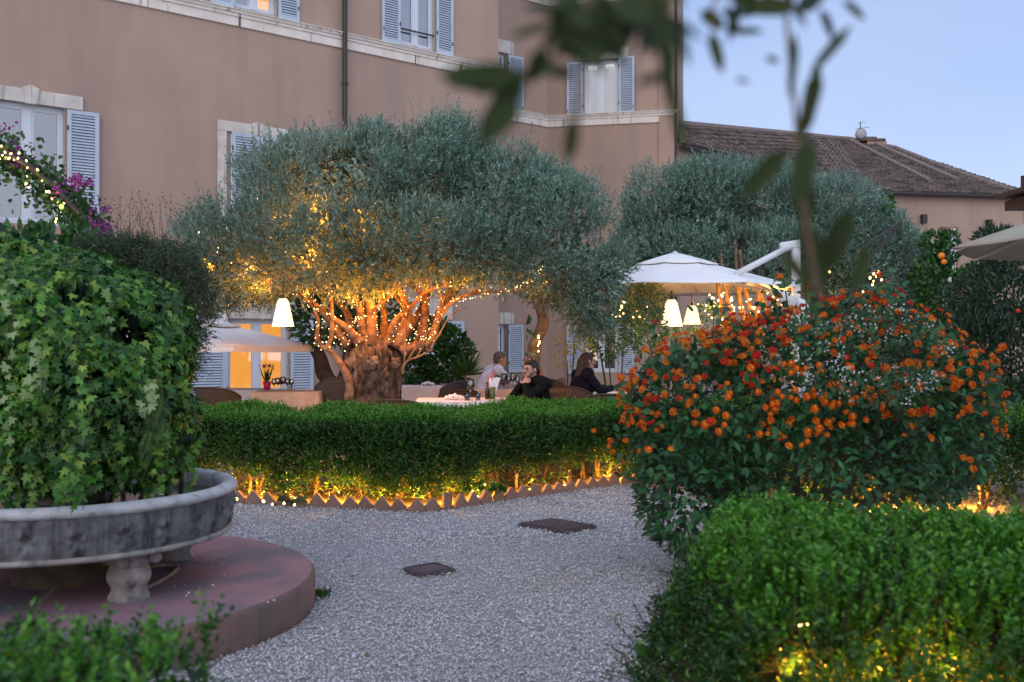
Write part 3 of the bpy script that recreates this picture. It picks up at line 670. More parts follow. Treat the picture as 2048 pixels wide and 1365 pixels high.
# ================================================================== fountain
plinth = MB(); RP, HP = 1.302, .186
prof = [(0, HP), (.4, HP), (.8, HP), (RP - .02, HP), (RP, HP - .02), (RP, 0)]
for i, (r, z) in enumerate(prof): pass
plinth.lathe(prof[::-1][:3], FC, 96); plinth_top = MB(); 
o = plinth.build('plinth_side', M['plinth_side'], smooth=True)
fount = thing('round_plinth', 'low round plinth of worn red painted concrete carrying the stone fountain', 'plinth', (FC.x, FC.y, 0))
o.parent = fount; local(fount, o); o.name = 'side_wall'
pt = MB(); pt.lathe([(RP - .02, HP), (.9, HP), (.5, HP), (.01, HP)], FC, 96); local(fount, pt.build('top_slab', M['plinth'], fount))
FT = thing('stone_fountain', 'round carved grey stone fountain basin on short scrolled legs', 'fountain', (FC.x, FC.y, HP))
# carved basin wall: height field of palmettes between fluted ribs
NP, RB = 26, .842
zb_, zt_ = .445, .632
def relief(u, v):            # u in panel units -.5..5, v 0..1 (bottom..top)
    a = abs(u); h = 0
    rib = max(0, (a - .27 - .10 * (v - .5) ** 2 * 2)) / .2
    if rib > 0: h += .012 * (.5 + .5 * math.cos((a - .5) * 2 * math.pi / .075)) * min(1, rib * 3)
    # ring of petals
    d = math.hypot(u * 1.15, (v - .42) * .62); t = math.atan2((v - .42) * .62, u)
    pet = math.exp(-((d - .17) / .07) ** 2) * (.6 + .4 * math.cos(6 * t + math.pi / 2 * 3)); h += .019 * pet
    h += .016 * math.exp(-(u / .05) ** 2 - ((v - .30) / .12) ** 2) - .016 * math.exp(-(u / .06) ** 2 - ((v - .46) / .09) ** 2)
    h += .014 * math.exp(-((a - .13 * (1.15 - v)) / .035) ** 2) * (1 if v > .55 else 0)
    return h
mb = MB(); rows = []; na, nv = NP * 22, 22
for j in range(nv + 1):
    v = j / nv; row = []
    for i in range(na):
        u = (i / 22.0) % 1.0 - .5; th = 2 * math.pi * i / na
        r = RB + .018 * v + relief(u, v) * min(1, v * 8, (1 - v) * 8) + .004 * noise.noise(Vector((th * 9, v * 4, 0)))
        row.append((FC.x + r * math.cos(th), FC.y + r * math.sin(th), zb_ + (zt_ - zb_) * v))
    rows.append(row)
mb.grid(rows, wrap=True); local(FT, mb.build('basin_wall', M['fstone'], FT, smooth=True))
mb = MB(); mb.lathe([(RB + .012, .628), (RB + .03, .634), (RB + .04, .645), (RB + .042, .658), (RB + .034, .672), (RB + .015, .682), (RB - .01, .684), (RB - .032, .676), (RB - .045, .660), (RB - .05, .64), (RB - .055, .50)], FC, 120)
mb.v = [tuple(Vector(v) + Vector((0, 0, .0025 * noise.noise(Vector(v) * 14)))) for v in mb.v]
local(FT, mb.build('rim', M['rim'], FT, smooth=True))
mb = MB(); mb.lathe([(0, .40), (.55, .40), (RB - .02, .415), (RB + .012, .424), (RB + .02, .434), (RB + .012, .446), (RB - .01, .452), (0, .46)], FC, 96); local(FT, mb.build('basin_floor', M['fleg'], FT, smooth=True))
wm = bpy.data.materials.new('dark_water'); wm.use_nodes = True; p = wm.node_tree.nodes['Principled BSDF']; p.inputs['Base Color'].default_value = (.035, .03, .018, 1); p.inputs['Roughness'].default_value = .06
mb = MB(); mb.lathe([(.001, .60), (RB - .05, .60)], FC, 64); o = mb.build('water', wm); o['kind'] = 'structure'
def fleg(ang, r=.62):
    c = Vector((FC.x + r * math.cos(ang), FC.y + r * math.sin(ang), HP)); H = .415 - HP
    P = []; ns = 40
    for j in range(17):
        v = j / 16; z = v * H; rad = .080 - .008 * math.cos(v * 6.3) * (v < .8) + (.032 * ((v - .74) / .26) ** 2 if v > .74 else 0)
        if v < .08: rad += .01
        row = []
        for k in range(ns):
            t = 2 * math.pi * k / ns; fl = .010 * abs(math.cos(2.5 * t)) ** .5 - .012 * math.exp(-(((t + .3) % (math.pi / 2) - .4) / .07) ** 2); leaf = .007 * math.sin(v * 14 + 2 * abs(math.sin(2.5 * t)))
            rr = rad + fl + leaf * (v < .85); row.append(c + Vector((rr * math.cos(t + ang), rr * math.sin(t + ang), z)))
        P.append(row)
    mb = MB(); mb.grid(P, wrap=True)
    tg = Vector((-math.sin(ang), math.cos(ang), 0)); rd = Vector((math.cos(ang), math.sin(ang), 0))
    for s_ in (-1, 1):                                     # scroll volutes under the bowl
        mb.tube([c + tg * s_ * .085 + rd * -.05 + Vector((0, 0, H - .03)), c + tg * s_ * .085 + rd * .11 + Vector((0, 0, H - .03))], .028, 10)
    mb.tube([c + rd * .075 + tg * -.05 + Vector((0, 0, H - .045)), c + rd * .075 + tg * .05 + Vector((0, 0, H - .045))], .026, 10)
    local(FT, mb.build('leg', M['fleg'], FT, smooth=True))
a0 = math.atan2(4.73 - FC.y + .08, -1.83 - FC.x)
for i in range(4): fleg(a0 + i * math.pi * .5, .66)
mb = MB(); mb.lathe([(.26, HP), (.24, HP + .05), (.17, .26), (.2, .40), (.22, .41)], FC, 28); local(FT, mb.build('pedestal', M['soil_and_shade'], FT, smooth=True))  # dark soil colour on the pedestal stands in for shade beneath the basin
# pale stone block carrying the planted column, water spout column
mb = MB(); mb.box(W(253, 935, 5.05) + Vector((0, .06, -.02)), (.10, .12, .13), taper=.82); local(FT, mb.build('stone_block', M['rim'], FT, bevel=.006))
mb = MB(); mb.tube([FC + Vector((0, 0, .46)), FC + Vector((0, 0, .9)), FC + Vector((0, .02, 1.5))], [.22, .16, .12], 14, wob=.3); local(FT, mb.build('column', M['fleg'], FT, smooth=True))
mb = MB(); mb.tube([W(258, 965, 5.0) , W(258, 1000, 5.0)], .012, 6); 
hs = MB(); pts = [W(x_, y_, 1) for x_, y_ in ()]
hp_ = []
for x_, y_ in ((262, 1182), (290, 1178), (318, 1165), (342, 1150), (356, 1138), (352, 1131), (335, 1130), (300, 1133)):
    d_ = GD(y_, HP + .014); hp_.append(W(x_, y_, d_))
hs.tube(hp_, .011, 8); tag(hs.build('hose', mat('old_hose', (.30, .26, .19), .8, (.16, .14, .1), 20), smooth=True), 'old tan hose curling round a fountain leg on the red plinth', 'hose')
i = 0
for x_, y_ in ((449, 1078), (455, 1077), (389, 1101), (383, 1107), (397, 1108), (388, 1112), (378, 1108), (432, 1108), (428, 1113), (463, 1106), (379, 1119), (410, 1120), (389, 1122), (445, 1128), (423, 1133), (451, 1115), (460, 1134), (449, 1150), (369, 1103), (426, 1171), (377, 1186), (373, 1193), (350, 1173), (549, 1200), (536, 1205), (399, 1176), (379, 1154), (352, 1155), (548, 1201), (370, 1170)):
    d_ = GD(y_, HP + .004); P_ = W(x_, y_, d_); big = .012 if (x_, y_) in ((377, 1186), (373, 1193), (426, 1171)) else .0065
    o = stones('pebble', np.array([[0, 0, 0]], float), np.array([big])); o.location = P_
    tag(o, 'small pale gravel pebble lying loose on the red round plinth', 'pebble', 'loose pebbles on the red plinth')

# ================================================================== terracotta edging tiles along the curved bed
edge_px = [(440, 1004), (470, 1008), (560, 1013), (640, 1016), (700, 1019), (760, 1023), (850, 1027), (905, 1019), (1000, 1004), (1100, 990), (1200, 976), (1275, 967), (1330, 961)]
def ground_pt(px, py): d = GD(py); p = W(px, py, d); return Vector((p.x, p.y, 0))
edge = [ground_pt(*p) for p in edge_px]
def resample(pts, step):
    out = [pts[0]]; acc = 0
    for a, b in zip(pts, pts[1:]):
        L = (b - a).length; d = (b - a) / L; t = step - acc
        while t <= L: out.append(a + d * t); t += step
        acc = L - (t - step)
    return out
tl = resample(edge, .157)
posts = 0; ORD = ['first', 'second', 'third', 'fourth', 'fifth', 'sixth', 'seventh', 'eighth', 'ninth', 'tenth', 'eleventh', 'twelfth', 'thirteenth', 'fourteenth', 'fifteenth', 'sixteenth', 'seventeenth', 'eighteenth', 'nineteenth', 'twentieth', 'twenty-first', 'twenty-second', 'twenty-third', 'twenty-fourth']
ipost = next((i for i in range(len(tl) - 1) if 862 < 1024 + F * tl[i].x / tl[i].y < 885), 12)
for i in range(len(tl) - 1):
    a, b = tl[i], tl[i + 1]; px = 1024 + F * a.x / a.y
    d = (b - a).normalized(); rz = math.atan2(d.y, d.x) + random.uniform(-.05, .05); c = (a + b) / 2; tilt = random.uniform(-.14, .10)
    mb = MB(); hw2 = .074; t = .035; sk_ = random.uniform(-.008, .008)
    tall = i == ipost
    if tall:
        posts = 1; pr = [(-.045, -.03), (.045, -.03), (.045, .155), (-.045, .155)]
    else: 
        hh_ = .125 + random.uniform(-.012, .012); pr = [(-hw2, -.03), (hw2, -.03), (hw2, .05 + sk_), (.008, hh_), (-.008, hh_), (-hw2, .05 - sk_)]
    n_p = len(pr); mb.add([(x_, -t / 2, z_) for x_, z_ in pr] + [(x_, t / 2 * 1, z_) for x_, z_ in pr], [tuple(range(n_p)), tuple(range(n_p, 2 * n_p))[::-1]] + [(k, n_p + k, n_p + (k + 1) % n_p, (k + 1) % n_p) for k in range(n_p)])
    o = mb.build('edging_tile', M['terra'], bevel=.004); o.location = c + Vector((0, 0, random.uniform(-.008, .004))); o.rotation_euler = (tilt, random.uniform(-.05, .05), rz)
    if tall: tag(o, 'tall square terracotta edging post at the corner of the hedge bed', 'edging tile')
    else:
        tag(o, 'pointed terracotta edging tile, ' + ORD[min(23, abs(i - ipost) - 1)] + (' to the left of' if i < ipost else ' to the right of') + ' the tall corner post', 'edging tile', 'pointed edging tiles along the hedge bed')
sb = MB(); back = [p + Vector((0, 2.2, 0)) for p in edge]
sb.add([p + Vector((0, .02, .03)) for p in edge] + [p + Vector((0, 0, .03)) for p in back[::-1]], [tuple(range(2 * len(edge)))])
sb.build('soil_bed', M['soil_and_shade'])['kind'] = 'structure'

# ================================================================== clipped box hedges
def hedge(name, label, line, depth, z0, z1, n, leafL, k=7, tipfrac=.6, ov=.06, trunks=0, tl_=.07, rnd=.10, sparse=None, bark=None, body=True, inner=.3, wav=0.0, zf=None):
    """line: front foot of the hedge, left to right (depth extends to the left-hand side / away)"""
    root = thing(name, label, 'hedge', tuple(line[len(line) // 2]))
    L = np.array([(p.x, p.y) for p in line]); seg = np.linalg.norm(np.diff(L, axis=0), axis=1); cum = np.concatenate([[0], np.cumsum(seg)]); T_ = cum[-1]
    H = z1 - z0
    def at(s):
        i = np.clip(np.searchsorted(cum, s, 'right') - 1, 0, len(seg) - 1); f = (s - cum[i]) / seg[i]
        p = L[i] + (L[i + 1] - L[i]) * f[:, None]
        tn = np.gradient(np.stack([np.interp(np.arange(200) / 199 * T_, cum, L[:, q]) for q in (0, 1)], -1), axis=0); j = np.clip((s / T_ * 199).astype(int), 0, 199)
        t = tn[j]; t = t / np.linalg.norm(t, axis=1, keepdims=True); return p, t, np.stack([t[:, 1], -t[:, 0]], -1)      # point, tangent, outward normal
    def shell(m):
        aF, aT, aB, aE = T_ * H * 1.35, T_ * depth * .8, T_ * H * .35, depth * H
        w_ = np.array([aF, aT, aB, aE, aE]); w_ = w_ / w_.sum(); c = RNG.choice(5, m, p=w_)
        s = RNG.uniform(0, T_, m); a = RNG.random(m); b = RNG.random(m)
        q = np.zeros(m); z = np.zeros(m); nz_ = np.zeros(m); no = np.zeros(m); nt_ = np.zeros(m)
        f = c == 0; q[f] = 0; z[f] = a[f] * H; no[f] = 1
        f = c == 1; q[f] = a[f] * depth; z[f] = H; nz_[f] = 1
        f = c == 2; q[f] = depth; z[f] = H * (.65 + .35 * a[f]); no[f] = -1
        f = c == 3; s[f] = 0; q[f] = a[f] * depth; z[f] = b[f] * H; nt_[f] = -1
        f = c == 4; s[f] = T_; q[f] = a[f] * depth; z[f] = b[f] * H; nt_[f] = 1
        # rounded shoulders
        dz = np.clip((z - (H - rnd)) / rnd, 0, 1); dq = np.clip((rnd - q) / rnd, 0, 1); both = dz * dq; z = z - rnd * .42 * both; q = q + rnd * .42 * both
        p, t, o_ = at(s)
        P = np.stack([p[:, 0] - o_[:, 0] * q, p[:, 1] - o_[:, 1] * q, z0 + z], -1)
        if wav: P[:, 2] += (vnoise(P * np.array([1, 1, 0]), 1.5, 7) - .5) * wav * (z / H)
        if zf is not None: P[:, 2] = z0 + (P[:, 2] - z0) * zf(P)
        N = np.stack([o_[:, 0] * no + t[:, 0] * nt_, o_[:, 1] * no + t[:, 1] * nt_, nz_], -1)
        N = nrm(N + np.stack([o_[:, 0] * both, o_[:, 1] * both, both], -1))
        return P, N, z / H
    P, N, hz = shell(n)
    bulge = (vnoise(P, 2.2, 3) - .5) * .16 + (vnoise(P, 7, 4) - .5) * .08
    dep = -RNG.random(n) ** 2 * inner * min(.6, depth); P = P + N * (bulge + dep)[:, None]
    if sparse:                                                 # thin, ragged lower part
        keep = RNG.random(n) < np.clip((P[:, 2] - sparse[0] - (vnoise(P, 3.1, 8) - .5) * .34) / sparse[1], .05, 1); P, N, hz, dep = P[keep], N[keep], hz[keep], dep[keep]
    up = np.zeros_like(N); up[:, 2] = 1
    A = nrm(N * .75 + up * .55 + RNG.normal(size=N.shape) * .4)
    tip = (N[:, 2] > .45) & (RNG.random(len(P)) < tipfrac) | (RNG.random(len(P)) < .07)
    for nm, msk, mt in (('foliage', ~tip, 'box'), ('new_growth', tip, 'boxtip')):
        p_, a_ = P[msk], A[msk]
        if nm == 'new_growth': a_ = nrm(a_ + np.array([0, 0, .8])); p_ = p_ + a_ * .01
        C, D, NN = sprigs(p_, a_, tl_ * RNG.uniform(.7, 1.25, len(p_)), k, spread=.75)
        leaves(nm, C, D, NN, leafL * RNG.uniform(.7, 1.2, len(C)), leafL * .55 * RNG.uniform(.8, 1.2, len(C)), T_OVAL if leafL > .02 else T_DIA, M[mt], root)
    if body:      # inner woody mass of dark twigs; leaves darkened in colour as inside shade
        m = int(n * .22); P2, N2, _ = shell(m); P2 = P2 - N2 * RNG.uniform(.04, .22, m)[:, None]; P2[:, 2] = np.maximum(P2[:, 2], z0)
        twigmesh('twigs', P2, nrm(N2 + rdir(m) * .8), RNG.uniform(.08, .2, m), .0025, M['stem'], root)
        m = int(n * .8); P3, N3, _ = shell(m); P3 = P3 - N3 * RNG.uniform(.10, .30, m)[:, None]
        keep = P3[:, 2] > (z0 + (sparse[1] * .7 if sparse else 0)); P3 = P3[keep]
        leaves('inner_foliage', P3, rdir(len(P3)), rdir(len(P3)), leafL * 1.9, leafL * 1.3, T_DIA, M['shadebox'], root)
    for i in range(trunks):
        s = np.array([(i + .5 + random.uniform(-.4, .4)) * T_ / trunks]); p, t, o_ = at(s); q = random.uniform(.10, depth * .6)
        b0 = Vector((p[0][0] - o_[0][0] * q, p[0][1] - o_[0][1] * q, .02)); mb = MB()
        for jn in range(random.choice((1, 2, 2, 3))):
            l1 = b0 + Vector((random.uniform(-.05, .05), random.uniform(-.04, .04), 0)); l2 = l1 + Vector((random.uniform(-.06, .06), random.uniform(-.04, .04), .17)); l3 = l2 + Vector((random.uniform(-.14, .14), random.uniform(-.1, .1), .24))
            mb.tube([l1, l2, l3], [random.uniform(.012, .022), .013, .006], 6, wob=.3)
        local(root, mb.build('trunk', bark or M['bark2'], root, smooth=True))
    return root
front = [p + Vector((0, .19, 0)) for p in edge]
front = [front[0] + Vector((-1.6, .5, 0))] + front
hedge('box_hedge', 'clipped green box hedge behind pointed terracotta tiles, glowing from below', front, 1.36, .08, .745, 56000, .022, k=7, trunks=34, sparse=(.13, .20), tipfrac=.8, wav=.05)

# right-hand middle hedge behind the lantana, lit from inside
rf_ = [Vector((1.2, 10.2, 0)), Vector((2.3, 8.9, 0)), Vector((3.0, 8.25, 0)), Vector((3.9, 8.2, 0)), Vector((5.4, 8.4, 0))]
hedge('box_hedge', 'dark box hedge at the right edge behind the orange flowers, stems lit from below', rf_, 1.5, .10, .80, 26000, .023, k=7, trunks=22, sparse=(-.05, .25), tipfrac=.35)
hedge('box_hedge', 'farther low green hedge strip at the right edge beneath the dark oleander', [Vector((6.6, 15.5, 0)), Vector((11, 16, 0))], 1.6, .05, .80, 5000, .035, k=6, tipfrac=.9)
# near hedges
hn = [Vector((.50, 3.75, 0)), Vector((.46, 3.2, 0)), Vector((.52, 2.62, 0)), Vector((.80, 2.50, 0)), Vector((1.5, 2.50, 0)), Vector((2.4, 2.55, 0))]
hedge('box_hedge', 'large bright green box hedge filling the near right corner, warm lights inside', hn, 1.15, .02, .775, 17000, .021, k=9, tipfrac=.85, tl_=.07, sparse=(.08, .62), trunks=9, inner=.30, rnd=.34, wav=.12, zf=lambda P: 1.0 - .09 * np.clip((P[:, 0] - .8) / .6, 0, 1) - .16 * np.clip((.75 - P[:, 0]) / .3, 0, 1) ** 1.5)
hl = [Vector((-2.2, 1.25, 0)), Vector((-1.2, 1.3, 0)), Vector((-.58, 1.35, 0)), Vector((-.56, 1.75, 0)), Vector((-.66, 2.05, 0))]
hedge('box_hedge', 'blurred dark green hedge across the near left corner before the fountain', hl, .85, .05, .78, 9000, .020, k=9, tipfrac=.55, tl_=.07, rnd=.25, wav=.12)
def daisy(loc):
    mb = MB()
    for i in range(9): 
        a = i * .698; mb.ball(Vector(loc) + Vector((.010 * math.cos(a), -.004, .010 * math.sin(a))), .005, 5, 4, (1, .5, 1))
    mb.ball(loc, .006, 6, 4); return mb.build('yellow_flower', mat('yellow_petal', (.75, .45, .02), .6))
tag(daisy(W(24, 1318, 1.95)), 'small round yellow flower on the near left hedge', 'flower')

# ================================================================== helpers for plants and lights
def PB_(px, py, d, rx, ry, rd): p = W(px, py, d); s_ = d / F; return (p.x, p.y, p.z, rx * s_, rd, ry * s_)
def string_lights(name, label, pts, group=None, r=.011, mt=None, paths=None, near=100):
    root = thing(name, label, 'string lights', tuple(pts[0]), group=group); mt = mt or M['bulb']
    order = sorted(range(len(pts)), key=lambda i: pts[i][1]); first = None
    for i in order[:near]:
        if first is None:
            mb = MB(); mb.ball((0, 0, 0), r, 6, 5, (1, 1, 1.4)); first = mb.build('bulb', mt, root, smooth=True); o = first
        else: o = first.copy(); COL.objects.link(o)
        o.parent = root; o.location = pts[i]; local(root, o); o.rotation_euler = (random.uniform(-1, 1), random.uniform(-1, 1), 0); s_ = random.uniform(.7, 1.25); o.scale = (s_, s_, s_)
    if len(pts) > near:
        mb = MB()
        for i in order[near:]: mb.ball(pts[i], r * random.uniform(.6, 1.2), 5, 4)
        o = mb.build('bulb', mt, root); o['kind'] = 'stuff'; local(root, o)
    for p in paths or []:
        mb = MB(); mb.tube(p, .0028, 4, cap=False); local(root, mb.build('cable', M['wire'], root))
    return root
def leafshrub(name, label, cat, blobs, n, L, Wd, mt, T=None, up=.2, out=.8, rnd=.5, lo=.55, seed=3, stems=True, group=None, power=.5, inner=True, k=None, base=None):
    P, N = blob_points(blobs, n, lo=lo, power=power, seed=seed)
    P[:, 2] = np.maximum(P[:, 2], .03)
    b = np.array(blobs).mean(0); root = thing(name, label, cat, base or (b[0], b[1], 0), group=group)
    if k:
        A = nrm(N * out + np.array([0, 0, up]) + RNG.normal(size=N.shape) * rnd); C, D, NN = sprigs(P, A, L * 3.2, k, spread=.8)
        leaves('foliage', C, D, NN, L * RNG.uniform(.7, 1.25, len(C)), Wd * RNG.uniform(.8, 1.2, len(C)), T or T_OVAL, mt, root); twigmesh('twig', P, A, L * 3.2, .002, M['stem'], root)
    else:
        D = nrm(N * out + np.array([0, 0, up]) + RNG.normal(size=N.shape) * rnd); NN = nrm(N + np.array([0, 0, .6]) + RNG.normal(size=N.shape) * .35)
        leaves('foliage', P, D, NN, L * RNG.uniform(.6, 1.3, n), Wd * RNG.uniform(.6, 1.3, n), T or T_OVAL, mt, root)
    if stems:
        bb = np.array(blobs); mb = MB(); bx_, by_ = root.location.x, root.location.y
        for q in bb:
            e_ = Vector(q[:3]); s0 = Vector((bx_ + random.uniform(-.1, .1), by_ + random.uniform(-.1, .1), 0)); md = (s0 + e_) / 2 + Vector((random.uniform(-.1, .1), random.uniform(-.1, .1), -.05))
            mb.tube([s0, md, e_], [.022, .016, .006], 6, wob=.3)
        local(root, mb.build('stem', M['darkbark'], root, smooth=True))
    return root

# ---------------- ivy over the fountain
IB = [(-2.47, 5.28, 1.45, .74, .66, .56), (-2.25, 5.02, 1.12, .55, .45, .46), (-2.80, 5.0, 1.15, .62, .5, .52), (-1.98, 5.25, 1.02, .30, .38, .34), (-2.02, 5.3, 1.45, .36, .42, .42), (-2.75, 5.2, 1.75, .55, .5, .34)]
P, N = blob_points(IB, 24000, lo=.78, power=.6, nz=.28, seed=2); g_ = vnoise(P, 5, 15) * .6 + vnoise(P, 11, 16) * .4 > .38; P, N = P[g_], N[g_]
k = (P[:, 2] > .66) & (P[:, 1] < 5.75); P, N = P[k], N[k]
ivy = thing('ivy', 'big mound of glossy lobed ivy spilling over the carved stone fountain', 'ivy plant', (FC.x, FC.y, .6))
dn = np.array([0, 0, -1.]); D = nrm(N * .35 + dn * .75 + RNG.normal(size=N.shape) * .38); NN = nrm(N + np.array([0, 0, .35]) + RNG.normal(size=N.shape) * .28)
leaves('foliage', P, D, NN, .033 * RNG.uniform(.4, 1.9, len(P)), .037 * RNG.uniform(.4, 1.8, len(P)), T_IVY, M['ivy'], ivy)
P2, N2 = blob_points([tuple(np.array(b) * np.array([1, 1, 1, .82, .82, .82])) for b in IB], 5000, lo=.6, nz=.1, seed=2); k = P2[:, 2] > .68
leaves('inner_foliage', P2[k], rdir(k.sum()), rdir(k.sum()), .07, .07, T_DIA, M['oleander'], ivy)
# hanging strands with small leaves
sP, sD, sN, sL, stems = [], [], [], [], MB()
pal = []
for i in range(120):
    px = random.choice((random.uniform(0, 400), random.uniform(100, 210), random.uniform(0, 120), random.uniform(0, 370))); y0 = random.choice((random.uniform(820, 900), random.uniform(560, 850))); d = 4.62 + abs(px - 60) * .0012 + random.uniform(0, .35); Ln = random.uniform(.12, .42)
    a = W(px, y0, d); a.z = max(a.z, .8); pts = [a + Vector((.02 * math.sin(i + t_ * 3), -.015 * t_, -Ln * t_)) for t_ in (0, .25, .5, .75, 1)]
    pts = [Vector((p.x, p.y, max(p.z, .625))) for p in pts]
    stems.tube(pts, .0018, 4)
    m = random.randint(5, 12); pale = i % 9 == 0
    for j in range(m):
        t_ = j / m * 4; q = pts[int(t_)].lerp(pts[min(4, int(t_) + 1)], t_ % 1); (pal if pale else sP).append((q.x + random.uniform(-.02, .02), q.y - .01, q.z))
for px, y0, y1, d in ((150, 640, 1010, 4.45), (172, 760, 1020, 4.42), (20, 560, 900, 4.5), (88, 560, 830, 4.5), (300, 760, 830, 4.75), (75, 680, 800, 4.5), (140, 900, 1000, 4.4)):
    pts = [W(px + 6 * math.sin(t_ * 5), y0 + (y1 - y0) * t_, d) for t_ in (0, .2, .4, .6, .8, 1)]; stems.tube(pts, .0022, 4)
    for j in range(16):
        t_ = j / 16 * 5; q = pts[int(t_)].lerp(pts[min(5, int(t_) + 1)], t_ % 1); (pal if px in (20, 75, 300) else sP).append((q.x + random.uniform(-.03, .03), q.y - .012, q.z))
local(ivy, stems.build('vine', M['stem'], ivy))
for nm, arr, mt, s_ in (('trailing_foliage', sP, M['ivy'], .05), ('pale_foliage', pal, M['ivy_pale'], .045)):
    arr = np.array(arr); m = len(arr); leaves(nm, arr, nrm(np.array([0, -.3, -.7]) + RNG.normal(size=(m, 3)) * .5), nrm(np.array([.2, -1, .3]) + RNG.normal(size=(m, 3)) * .3), s_ * RNG.uniform(.5, 1.4, m), s_ * RNG.uniform(.6, 1.5, m), T_IVY, mt, ivy)
# ferns tucked under the ivy
fr_ = thing('fern', 'drooping green fern fronds under the ivy above the basin water', 'fern', (-1.95, 4.9, .7)); C, D, L_ = [], [], []
fm = MB()
for i in range(12):
    b0 = W(random.uniform(190, 330), random.uniform(770, 870), 4.75 + random.uniform(0, .2)); a = random.uniform(-1, 1); Ln = random.uniform(.14, .26)
    pts = [b0 + Vector((a * Ln * .45 * t_, -.10 * t_ * (1 - t_ * .3), -Ln * t_ ** 1.5)) for t_ in [q / 10 for q in range(11)]]; fm.tube(pts, .0014, 3)
    for j in range(1, 22):
        t_ = j / 22 * 10; q = pts[int(t_)].lerp(pts[min(10, int(t_) + 1)], t_ % 1); w_ = .030 * math.sin(math.pi * min(1, .15 + j / 24)); tg = (pts[min(10, int(t_) + 1)] - pts[int(t_)]).normalized(); sd_ = tg.cross(Vector((0, -1, 0))).normalized()
        for s_ in (-1, 1): C.append(q); D.append(sd_ * s_ + tg * .35); L_.append(w_)
local(fr_, fm.build('stem', M['stem'], fr_)); C = np.array(C); m = len(C)
leaves('frond', C, np.array(D), np.tile(np.array([0, -1., .3]), (m, 1)), np.array(L_), .0055, T_DIA, M['fern'], fr_)['kind'] = 'stuff'

# ---------------- wiry dark shrub right behind the ivy, broad-leaved sprigs behind its top
WB = [PB_(290, 550, 5.9, 110, 75, .32), PB_(345, 600, 5.8, 65, 100, .3), PB_(352, 690, 5.6, 32, 75, .25), PB_(230, 515, 5.9, 80, 42, .3)]
P, N = blob_points(WB, 5200, lo=.35, nz=.3, seed=6); wis = thing('wiry_shrub', 'dark wiry shrub of thin twigs and tiny leaves behind the ivy mound', 'shrub', (-2.0, 5.9, 0))
A = nrm(N * .6 + np.array([0, 0, .25]) + RNG.normal(size=N.shape) * .7); twigmesh('twig', P, A, RNG.uniform(.04, .12, len(P)), .0011, M['darkbark'], wis)
C, D, NN = sprigs(P, A, .09, 11, spread=.9); leaves('foliage', C, D, NN, .014 * RNG.uniform(.6, 1.5, len(C)), .007, T_DIA, M['wisp'], wis)
P, N = P[:170], N[:170]; tp = np.array([[W(random.uniform(200, 430), random.uniform(450, 500), 5.9)[q] for q in range(3)] for _ in range(60)])
A = nrm(np.array([.0, 0, 1.]) + RNG.normal(size=tp.shape) * .35); twigmesh('upright_twig', tp, A, .22, .0013, M['darkbark'], wis)
C, D, NN = sprigs(tp, A, .24, 10, spread=.8); leaves('upright_foliage', C, D, NN, .013, .007, T_DIA, M['wisp'], wis)
C = np.concatenate([P[:70], tp[:40] + A[:40] * .2]); m = len(C); leaves('blossom', C, rdir(m), rdir(m), .014, .014, T_STAR, M['white_fl'], wis)['kind'] = 'stuff'
mb = MB(); 
for b_ in WB: mb.tube([(-2.0 + random.uniform(-.1, .1), 5.9, 0), (b_[0] - .05, 5.85, .8), b_[:3]], [.02, .014, .006], 6)
local(wis, mb.build('stem', M['darkbark'], wis))
leafshrub('laurel_bush', 'broad glossy laurel leaves standing up behind the top of the ivy', 'bush', [PB_(70, 500, 6.3, 75, 42, .25), PB_(150, 490, 6.4, 28, 50, .2)], 330, .085, .036, M['broad'], up=.8, out=.4)

# ---------------- flowering arch at the left edge
ap = [W(x_, y_, 7.0) for x_, y_ in ((-150, 235), (-70, 262), (0, 300), (60, 336), (115, 380), (160, 430), (190, 490), (205, 600), (208, 700))] + [Vector((-2.87, 7.0, 0))]
arch = thing('garden_arch', 'curved iron garden arch entering from the left edge, wrapped in leaves', 'arch', tuple(ap[-1]))
mb = MB(); mb.tube(ap, .022, 8); mb.tube([p + Vector((.0, .35, 0)) for p in ap], .022, 8)
for i in range(1, 8): mb.bar(ap[i], ap[i] + Vector((0, .35, 0)), .012)
local(arch, mb.build('frame', M['iron'], arch, smooth=True))
bg = thing('bougainvillea', 'bougainvillea with purple bracts climbing the curved arch', 'climber', tuple(ap[-1]))
def along(pts, n, off, spread):
    i = RNG.integers(0, len(pts) - 1, n); f = RNG.random(n)[:, None]; A_n = np.array([tuple(p) for p in pts]); return A_n[i] * (1 - f) + A_n[i + 1] * f + np.array(off) + RNG.normal(size=(n, 3)) * np.array(spread)
P = along(ap[1:8], 1900, (-.03, .15, -.03), (.075, .12, .075)); leaves('foliage', P, rdir(len(P)), nrm(rdir(len(P)) + np.array([0, -.6, .6])), .05 * RNG.uniform(.5, 1.2, len(P)), .032, T_OVAL, M['boug'], bg)
P = along(ap[2:7], 60, (.04, -.02, .06), (.04, .08, .04)); P = np.repeat(P, 22, 0) + RNG.normal(size=(1320, 3)) * .024; k = vnoise(P, 3.2, 9) > .36; P = P[k]
extra = np.array([tuple(W(155, 367, 6.9))]); P = np.concatenate([P, extra + RNG.normal(size=(60, 3)) * np.array([.045, .03, .025])]); leaves('bract', P, rdir(len(P)), rdir(len(P)), .026, .022, T_OVAL, M['bract'], bg)['kind'] = 'stuff'
mb = MB(); mb.tube([p + Vector((.02 * math.sin(i * 2), .1, .02 * math.cos(i * 3))) for i, p in enumerate(ap)], .012, 6, wob=.4); local(bg, mb.build('stem', M['darkbark'], bg))
